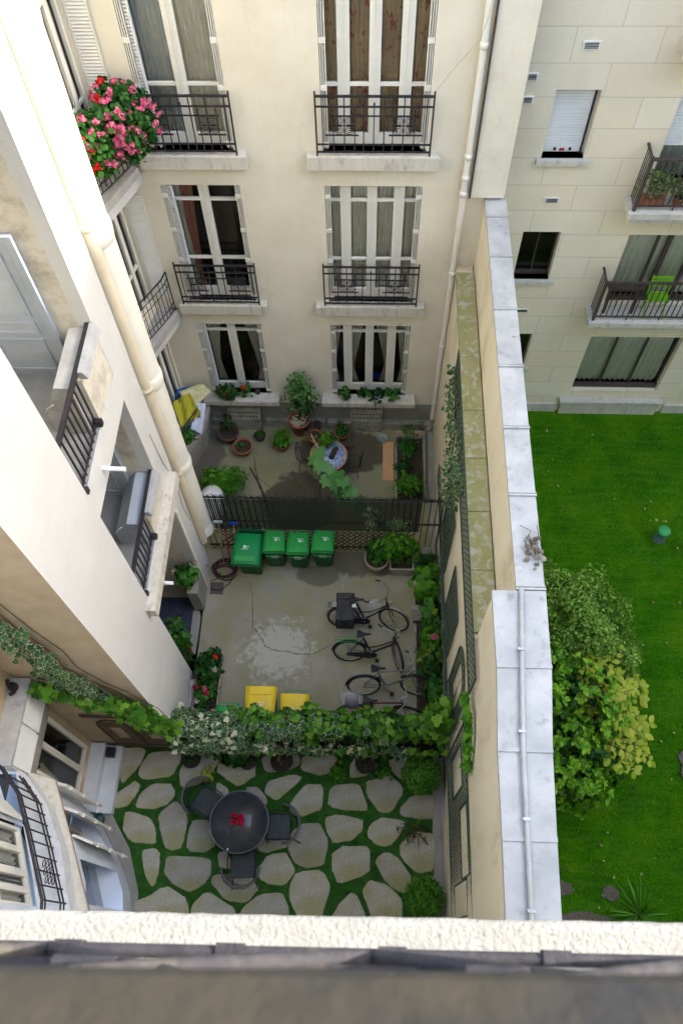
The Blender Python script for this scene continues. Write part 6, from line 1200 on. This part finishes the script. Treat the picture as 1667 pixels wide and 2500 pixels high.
# ---------------------------------------------------------------- near garden furniture
MESHM = mat('dark_mesh_metal', (.012, .013, .015), (.02, .021, .024), 4, .5, .15, 220)
tb = thing('garden_table', 'round dark glass and metal table with crimson flowers in the near garden', 'table', (-2.14, 1.96, 0))
m, nt, b = nodes('smoked_glass_top'); v = coord(nt); b.inputs['Roughness'].default_value = .16
col = ramp(nt, noise(nt, coord(nt, 1, 1, 1), 2.2, 3), [(.35, (.03, .032, .034)), (.65, (.055, .055, .06))]); nt.links.new(col, b.inputs['Base Color']); b.inputs['Specular IOR Level'].default_value = .35
MB().lathe([(0, .69), (.515, .69), (.515, .712), (0, .713)], (-2.14, 1.96, 0), 56, False).build('tabletop', m, tb); MB().ring((-2.14, 1.96, .703), .52, .013, 'z', 64, 8).build('rim', mat('rim_metal', (.12, .12, .13), None, 5, .3, metal=.6), tb)
for k in range(4): a = R(45 + 90 * k); MB().tube([(-2.14 + .3 * math.cos(a), 1.96 + .3 * math.sin(a), .69), (-2.14 + .34 * math.cos(a), 1.96 + .34 * math.sin(a), .35), (-2.14 + .44 * math.cos(a), 1.96 + .44 * math.sin(a), 0)], .014, 6).build('leg', MESHM, tb)
def garden_chair():
    t = thing('garden_chair', 'x', 'chair'); MB().loft([rrect(.4, .44, .04, .43), rrect(.42, .46, .05, .45), rrect(.4, .44, .04, .462)], smooth=False).build('seat', WIRE, t)
    mb = MB().tube([(-.2, -.22, .46), (.2, -.22, .46), (.21, .22, .46), (-.21, .22, .46)], .01, 6, closed=True)
    for s_ in (-1, 1): mb.tube([(s_ * .23, .2, 0), (s_ * .22, .2, .45), (s_ * .24, .2, .64), (s_ * .25, 0, .66), (s_ * .25, -.12, .68)], .011, 6).tube([(s_ * .17, -.2, .45), (s_ * .24, -.4, 0)], .011, 6).tube([(s_ * .215, .2, .43), (s_ * .215, -.22, .43)], .01, 6)
    mb.box(-.21, -.05, .463, .21, -.035, .47).build('frame', MESHM, t)
    vs = []
    for j, (z, r_) in enumerate(((.47, .25), (.62, .29), (.78, .315), (.84, .32))):
        for i in range(17): a = R(180 + 180 * i / 16); vs.append((r_ * math.cos(a), -.1 + r_ * math.sin(a) * .95, z - (0 if j < 3 else .0)))
    o = MB().add(vs, [(j * 17 + i, j * 17 + i + 1, (j + 1) * 17 + i + 1, (j + 1) * 17 + i) for j in range(3) for i in range(16)], True).build('backrest', WIRE, t)
    mb = MB(); mb.tube([((.32) * math.cos(R(a)), -.1 + .305 * math.sin(R(a)), .85) for a in range(180, 361, 12)], .013, 6)
    mb.tube([(.345 * math.cos(R(a)), -.1 + .33 * math.sin(R(a)), .8) for a in range(180, 361, 12)], .008, 6).build('back_rail', mat('rail_metal', (.1, .1, .11), None, 6, .35, metal=.5), t)
    return t
def seethrough():
    m, nt, b = nodes('fine_wire_mesh'); b.inputs['Base Color'].default_value = (.02, .021, .024, 1); b.inputs['Roughness'].default_value = .5
    tr = nt.nodes.new('ShaderNodeBsdfTransparent'); ms = nt.nodes.new('ShaderNodeMixShader'); ms.inputs[0].default_value = .62
    nt.links.new(tr.outputs[0], ms.inputs[1]); nt.links.new(b.outputs[0], ms.inputs[2]); nt.links.new(ms.outputs[0], nt.nodes['Material Output'].inputs[0]); return m
WIRE = seethrough()
c0 = garden_chair(); GC = 'dark metal chairs round the dark garden table'
for i, (x, y, a, l) in enumerate(((-2.79, 2.31, 242, 'dark metal garden chair up left of the round table next to the low fence'), (-1.47, 1.93, 92, 'dark metal garden chair on the right side of the round table'), (-2.04, 1.3, 3, 'dark metal garden chair below the round table nearest the white ledge'))):
    o = c0 if i == 0 else copy_tree(c0); o.location = (x, y, 0); o.rotation_euler.z = R(a); tag(o, l, group=GC)
o = c0
o = thing('table_flowers', 'small bunch of crimson flowers on the dark round table', 'flowers', (-2.16, 1.98, .713)); MB().lathe([(.03, 0), (.045, .07), (.04, .1)], (-2.16, 1.98, .713), 14).build('vase', BLACKP, o)
for k in range(11): P, Nn = ball((-2.16 + rnd.uniform(-.1, .09), 1.98 + rnd.uniform(-.07, .07), .86 + rnd.uniform(-.03, .03)), (.032, .032, .025), 32, .4, .1); leaves('petals', P, CRIM, o, .035, 'round', Nn)
P, Nn = ball((-2.13, 1.96, .82), (.1, .08, .04), 40, .4, .1); leaves('foliage', P, LEAFD, o, .06, 'oval', Nn)
top(MB().lathe([(0, 0), (.018, 0), (.015, .012), (0, .014)], (-2.3, 1.5, .713), 10), 'bottle_cap', MARKW, (-2.3, 1.5, .713), 'tiny white cap lying near the lower left edge of the dark round table', 'cap')
NP = 'black pots along the foot of the ivy fence'; PB = mat('black_pot', (.02, .018, .02), (.035, .03, .03), 12, .5, .1)
for x, r_, cr, lb in ((-3.22, .17, [(0, 0, .26, .12, .1, .08, 40, .07, 'oval', LEAFD)], 'black pot of soil under the variegated ivy at the left end of the fence'), (-2.15, .17, [(-.22, .0, .45, .3, .16, .25, 190, .09, 'ivy', LEAFD)], 'black pot with dark hanging foliage, second from the left along the fence'), (-1.5, .2, [(-.02, .02, .25, .09, .08, .1, 36, .06, 'oval', leafmat('leaf_brown', [(.2, .09, .07), (.3, .2, .14)]))], 'large black pot with a withered plant in the middle of the fence'), (.08, .18, [(.0, .03, .22, .06, .06, .08, 14, .06, 'oval', LEAFD)], 'black pot of bare soil right of the middle of the fence')):
    potted('fence_pot', lb, (x, 3.12, 0), r_, .26, cr, PB, NP)
for x, y, lb, n, lm in ((-.42, 2.95, 'low yellow green plant growing between stones beside the right black pot', 75, LEAFB), (-2.9, 2.9, 'tiny yellow green weed between the stones near the top left chair', 22, LEAFY), (.42, 2.98, 'small yellow green weed between the right black pot and the round bush', 30, LEAFB)):
    o = thing('weed', lb, 'weed', (x, y, 0)); P, Nn = ball((x, y, .08), (.17, .2, .08), n, .2, .3, -.2); leaves('foliage', P, lm, o, .085, 'round', Nn); MB().tube([(x, y, 0), (x, y, .08)], .006, 5).build('stem', BARK, o)
for i, (x, y, z, r_, h, lb) in enumerate(((1.12, 2.9, .55, .37, .3, 'dense round clipped green bush in a dark pot next to the ivy fence'), (1.13, .86, .52, .36, .3, 'dense round clipped green bush at the lower right near the white ledge'))):
    t = potted('round_bush', lb, (x, y, 0), .18, .28, [], PB, 'two clipped round bushes', cat='bush')
    P, Nn = ball((x, y, z), (r_, r_, .3), 3400, .55, .08, -1, i); leaves('foliage', P, leafmat('leaf_box_' + 'ab'[i], [(.03, .12, .01), (.08, .26, .02), (.15, .36, .035)]), t, .042, 'oval', Nn, tilt=.7)
o = thing('dry_shrub', 'half bare reddish shrub between stones at the foot of the boundary wall', 'shrub', (1.05, 1.95, 0)); P, Nn = ball((1.0, 1.95, .2), (.3, .16, .12), 70, .3, .3, -.5); leaves('foliage', P, leafmat('leaf_reddish', [(.09, .06, .03), (.05, .1, .03), (.14, .08, .04)]), o, .07, 'oval', Nn)
mb = MB()
for k in range(16): a = rnd.uniform(0, 6.28); mb.tube([(1.05, 1.95, 0), (1.05 + .15 * math.cos(a), 1.95 + .15 * math.sin(a), .15), (1.0 + .34 * math.cos(a), 1.95 + .3 * math.sin(a), .22)], .005, 4)
mb.build('twigs', BARK, o)['kind'] = 'stuff'
o = MB().box(1.36, .0, 0, 1.5, 3.3, .03).box(1.501, 0, 0, 1.56, 3.3, .1).build('wall_footing', GREYW); tagS(o)
o = MB().box(1.34, -.6, -.02, 1.36, 3.3, .02).build('kerb', DSTONE); tagS(o)
top(MB().lathe([(.08, 0), (.11, .15), (.115, .17), (.09, .17)], (-4.82, 2.0, 0), 16), 'green_pot', mat('teal_pot', (.01, .09, .09)), (-4.82, 2.0, 0), 'small dark teal pot at the near end of the white painted steps', 'pot')
top(MB().box(-4.86, 3.1, .171, -4.7, 3.28, .3), 'step_pot', BLACKP, (-4.78, 3.2, .17), 'small dark square pot at the far end of the white painted steps', 'pot')
# ---------------------------------------------------------------- lawn: shrubs, capped pipe, spiky plant
def bush(nm, lb, cs, lm, size, kind, base, n, seed=0, stems=4, under=None, tilt=.5):
    o = thing(nm, lb, 'shrub', base)
    for i, (c, r_, k) in enumerate(cs):
        P, Nn = ball(c, r_, int(n * k), .5, .5, -.6, seed + i)
        leaves('foliage', P, lm, o, size, kind, Nn, tilt=tilt)
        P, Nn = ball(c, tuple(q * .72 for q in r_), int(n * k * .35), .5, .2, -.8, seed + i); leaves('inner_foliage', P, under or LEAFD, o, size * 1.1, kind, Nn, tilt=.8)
    for k in range(stems): a = 6.28 * k / stems; MB().tube([base, (base[0] + .2 * math.cos(a), base[1] + .2 * math.sin(a), .4), (base[0] + .5 * math.cos(a), base[1] + .5 * math.sin(a), .9)], .025, 6).build('branch', BARK, o)
    return o
bush('small_leaved_shrub', 'large rounded grey green shrub with tiny leaves behind the glossy one on the lawn', [((3.6, 6.35, .9), (.7, .6, .6), .9), ((4.2, 6.1, .9), (.65, .6, .6), .9), ((4.55, 5.6, .85), (.6, .6, .6), .9), ((4.85, 5.05, .8), (.5, .6, .55), .8), ((4.1, 5.4, 1.0), (.6, .6, .6), .7), ((3.3, 5.9, .8), (.5, .5, .5), .5), ((4.4, 6.45, .6), (.4, .35, .4), .3)], leafmat('leaf_small_pale', [(.1, .2, .02), (.2, .38, .05), (.36, .56, .1)], trans=.35), .062, 'oval', (4.3, 5.7, 0), 5200, 1, under=LEAFG)
GLOSS = leafmat('leaf_glossy', [(.06, .2, .012), (.16, .38, .025), (.32, .55, .04)], rough=.3, trans=.35); 
gs = thing('glossy_shrub', 'large glossy shrub with bright yellow green leaves against the zinc capped wall', 'shrub', (3.4, 3.8, 0))
for i, (c, r_, k) in enumerate([((3.25, 4.9, 1.1), (.6, .75, .6), .9), ((3.8, 4.2, 1.2), (.8, .75, .7), 1.1), ((3.2, 3.6, 1.25), (.65, .75, .65), .9), ((3.85, 3.4, 1.15), (.75, .7, .65), 1.1), ((3.25, 2.9, 1.0), (.55, .5, .55), .8), ((3.8, 2.75, .9), (.5, .42, .45), .7), ((3.1, 5.4, .8), (.4, .4, .4), .5), ((4.3, 3.1, .8), (.4, .4, .4), .5)]):
    P, Nn = ball(c, r_, int(170 * k), .72, .5, -.5, 4 + i); rosettes('foliage', P, Nn, GLOSS, gs, 7, .105)
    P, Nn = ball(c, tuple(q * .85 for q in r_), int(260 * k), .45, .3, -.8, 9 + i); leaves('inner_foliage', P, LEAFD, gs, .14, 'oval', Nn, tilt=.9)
for k in range(9): a = 6.28 * k / 9; MB().tube([(3.4, 3.8, 0), (3.4 + .3 * math.cos(a), 3.8 + .4 * math.sin(a), .5), (3.4 + .6 * math.cos(a), 3.8 + 1.0 * math.sin(a), 1.2)], [.03, .02, .01], 6).build('branch', BARK, gs)
ms_ = thing('yellow_leaf_shrub', 'arching shrub with toothed yellow leaf sprays on the lawn side of the glossy shrub', 'shrub', (4.2, 3.9, 0)); mb = MB(); LP, LN, LT = [], [], []
for k in range(64):
    a = R(rnd.uniform(-75, 100)); L = rnd.uniform(.55, .95); b0 = Vector((4.15 + rnd.uniform(-.15, .25), 3.95 + rnd.uniform(-.55, .55), 1.05 + rnd.uniform(-.1, .25))); d = Vector((math.cos(a), math.sin(a) * .8, .25)).normalized(); pr = Vector((-d.y, d.x, 0)); pth = []
    for j in range(7):
        t = j / 6; p = b0 + d * L * t + Vector((0, 0, -.25 * t * t)); pth.append(tuple(p))
        if j > 1:
            for s_ in (-1, 1): LP.append(tuple(p)); LN.append((0, 0, 1.)); LT.append(tuple(pr * s_ + d * .5))
    LP.append(pth[-1]); LN.append((0, 0, 1.)); LT.append(tuple(d)); mb.tube(pth, .005, 4)
leaves('foliage', LP, LEAFY, ms_, .15, 'oval', LN, tip=np.array(LT) * 2, tilt=.25); mb.build('stems', BARK, ms_)['kind'] = 'stuff'; MB().tube([(4.2, 3.9, 0), (4.2, 3.9, 1.1)], .03, 6).build('stem', BARK, ms_)
vpp = thing('capped_pipe', 'grey standpipe with a round bright green cap standing in the lawn', 'pipe', (6.42, 8.14, 0)); MB().lathe([(.13, 0), (.135, .03), (.115, .04), (.115, .37)], (6.42, 8.14, 0), 24).build('pipe', mat('grey_green_pipe', (.1, .17, .14), (.08, .13, .11), 6, .6), vpp); MB().lathe([(.13, .34), (.135, .4), (.12, .425), (0, .43)], (6.42, 8.14, 0), 28, False).build('cap', mat('cap_green', (.05, .35, .1), (.04, .3, .08), 8, .5), vpp)
ag = thing('lawn_agave', 'spiky yellow green plant on the lawn just beyond the white ledge', 'plant', (4.9, .72, 0)); blades((4.9, .72, 0), 55, .75, LEAFB, ag, .035, z0=.05); MB().tube([(4.9, .72, 0), (4.9, .72, .12)], .05, 8).build('stem', BARK, ag)
# debris on the zinc
mb = MB()
for k in range(9): x, y = 2.1 + rnd.uniform(-.07, .07), 4.55 + rnd.uniform(-.14, .14); mb.tube([(x, y, 6.64), (x + rnd.uniform(-.08, .08), y + rnd.uniform(-.15, .15), 6.66 + rnd.random() * .05), (x + rnd.uniform(-.1, .1), y + rnd.uniform(-.2, .2), 6.65)], .007, 4)
P = np.c_[rng.normal(2.12, .05, 26), rng.normal(4.5, .1, 26), np.full(26, 6.66)]; dl = top(mb, 'dry_debris', mat('dry_twig', (.3, .26, .2), (.1, .08, .06), 30, .9), (2.1, 4.5, 6.63), 'small heap of dry twigs and dead leaves caught on the zinc coping', 'debris')
leaves('dead_leaves', P - 0, leafmat('leaf_dead', [(.3, .26, .2), (.12, .1, .08), (.4, .37, .32)]), None, .09, 'oval', np.tile([0, 0, 1.], (26, 1)), tilt=.6).parent = None
o = bpy.data.objects['dead_leaves']; tag(o, 'curled grey dead leaves lying among the twigs on the zinc coping', 'dead leaves', kind='stuff')
P, Nn = ball((2.13, 8.02, 6.66), (.03, .03, .01), 8, .3); o = leaves('yellow_leaf', P, mat('ochre_leaf', (.5, .38, .15)), None, .04, 'oval', Nn); tag(o, 'little curled ochre leaf on the far part of the zinc coping', 'leaf')
# neighbour balconies
BPx = thing('balcony_planter', 'terracotta trough with variegated bushy plants on the upper stone balcony', 'planter', (4.8, 11.32, 6.25)); MB().box(4.55, 11.28, 6.245, 4.95, 11.42, 6.4).build('trough', TERRA, BPx)
P, Nn = ball((4.8, 11.36, 6.66), (.32, .14, .28), 300, .3, .25, -.8); leaves('foliage', P, leafmat('leaf_pale_mix', [(.06, .14, .03), (.16, .26, .06), (.4, .45, .2)]), BPx, .075, 'oval', Nn)
potted('balcony_pot', 'round terracotta pot with pale leaved plant at the right edge of the upper stone balcony', (5.2, 11.36, 6.245), .11, .17, [(0, 0, .32, .18, .12, .2, 110, .075, 'oval', leafmat('leaf_pale_b', [(.06, .14, .03), (.25, .33, .1)]))])
lc = thing('lime_chair', 'lime green folding chair behind the railing of the lower stone balcony', 'chair', (5.62, 11.42, 3.57)); LIME = mat('lime_paint', (.2, .5, .01), (.16, .42, .01), 5, .4)
mb = MB()
for k in range(4): mb.box(5.42, 11.28 + k * .07, 4.0, 5.82, 11.33 + k * .07, 4.02)
mb.build('seat', LIME, lc); mb = MB()
for k in range(3): mb.box(5.42, 11.53, 4.15 + k * .1, 5.82, 11.545, 4.21 + k * .1)
mb.build('backrest', LIME, lc)
for x in (5.43, 5.81):
    MB().tube([(x, 11.54, 4.45), (x, 11.5, 4.0), (x, 11.22, 3.58)], .013, 6).tube([(x, 11.28, 4.0), (x, 11.55, 3.58)], .013, 6).build('leg', LIME, lc)
top(MB().box(4.6, 11.35, 4.2, 5.3, 11.52, 4.25).box(4.65, 11.36, 3.57, 4.69, 11.4, 4.2).box(5.2, 11.36, 3.57, 5.24, 11.4, 4.2), 'balcony_bench', BROWNM, (4.95, 11.4, 3.57), 'dark low bench behind the railing of the lower stone balcony', 'bench')
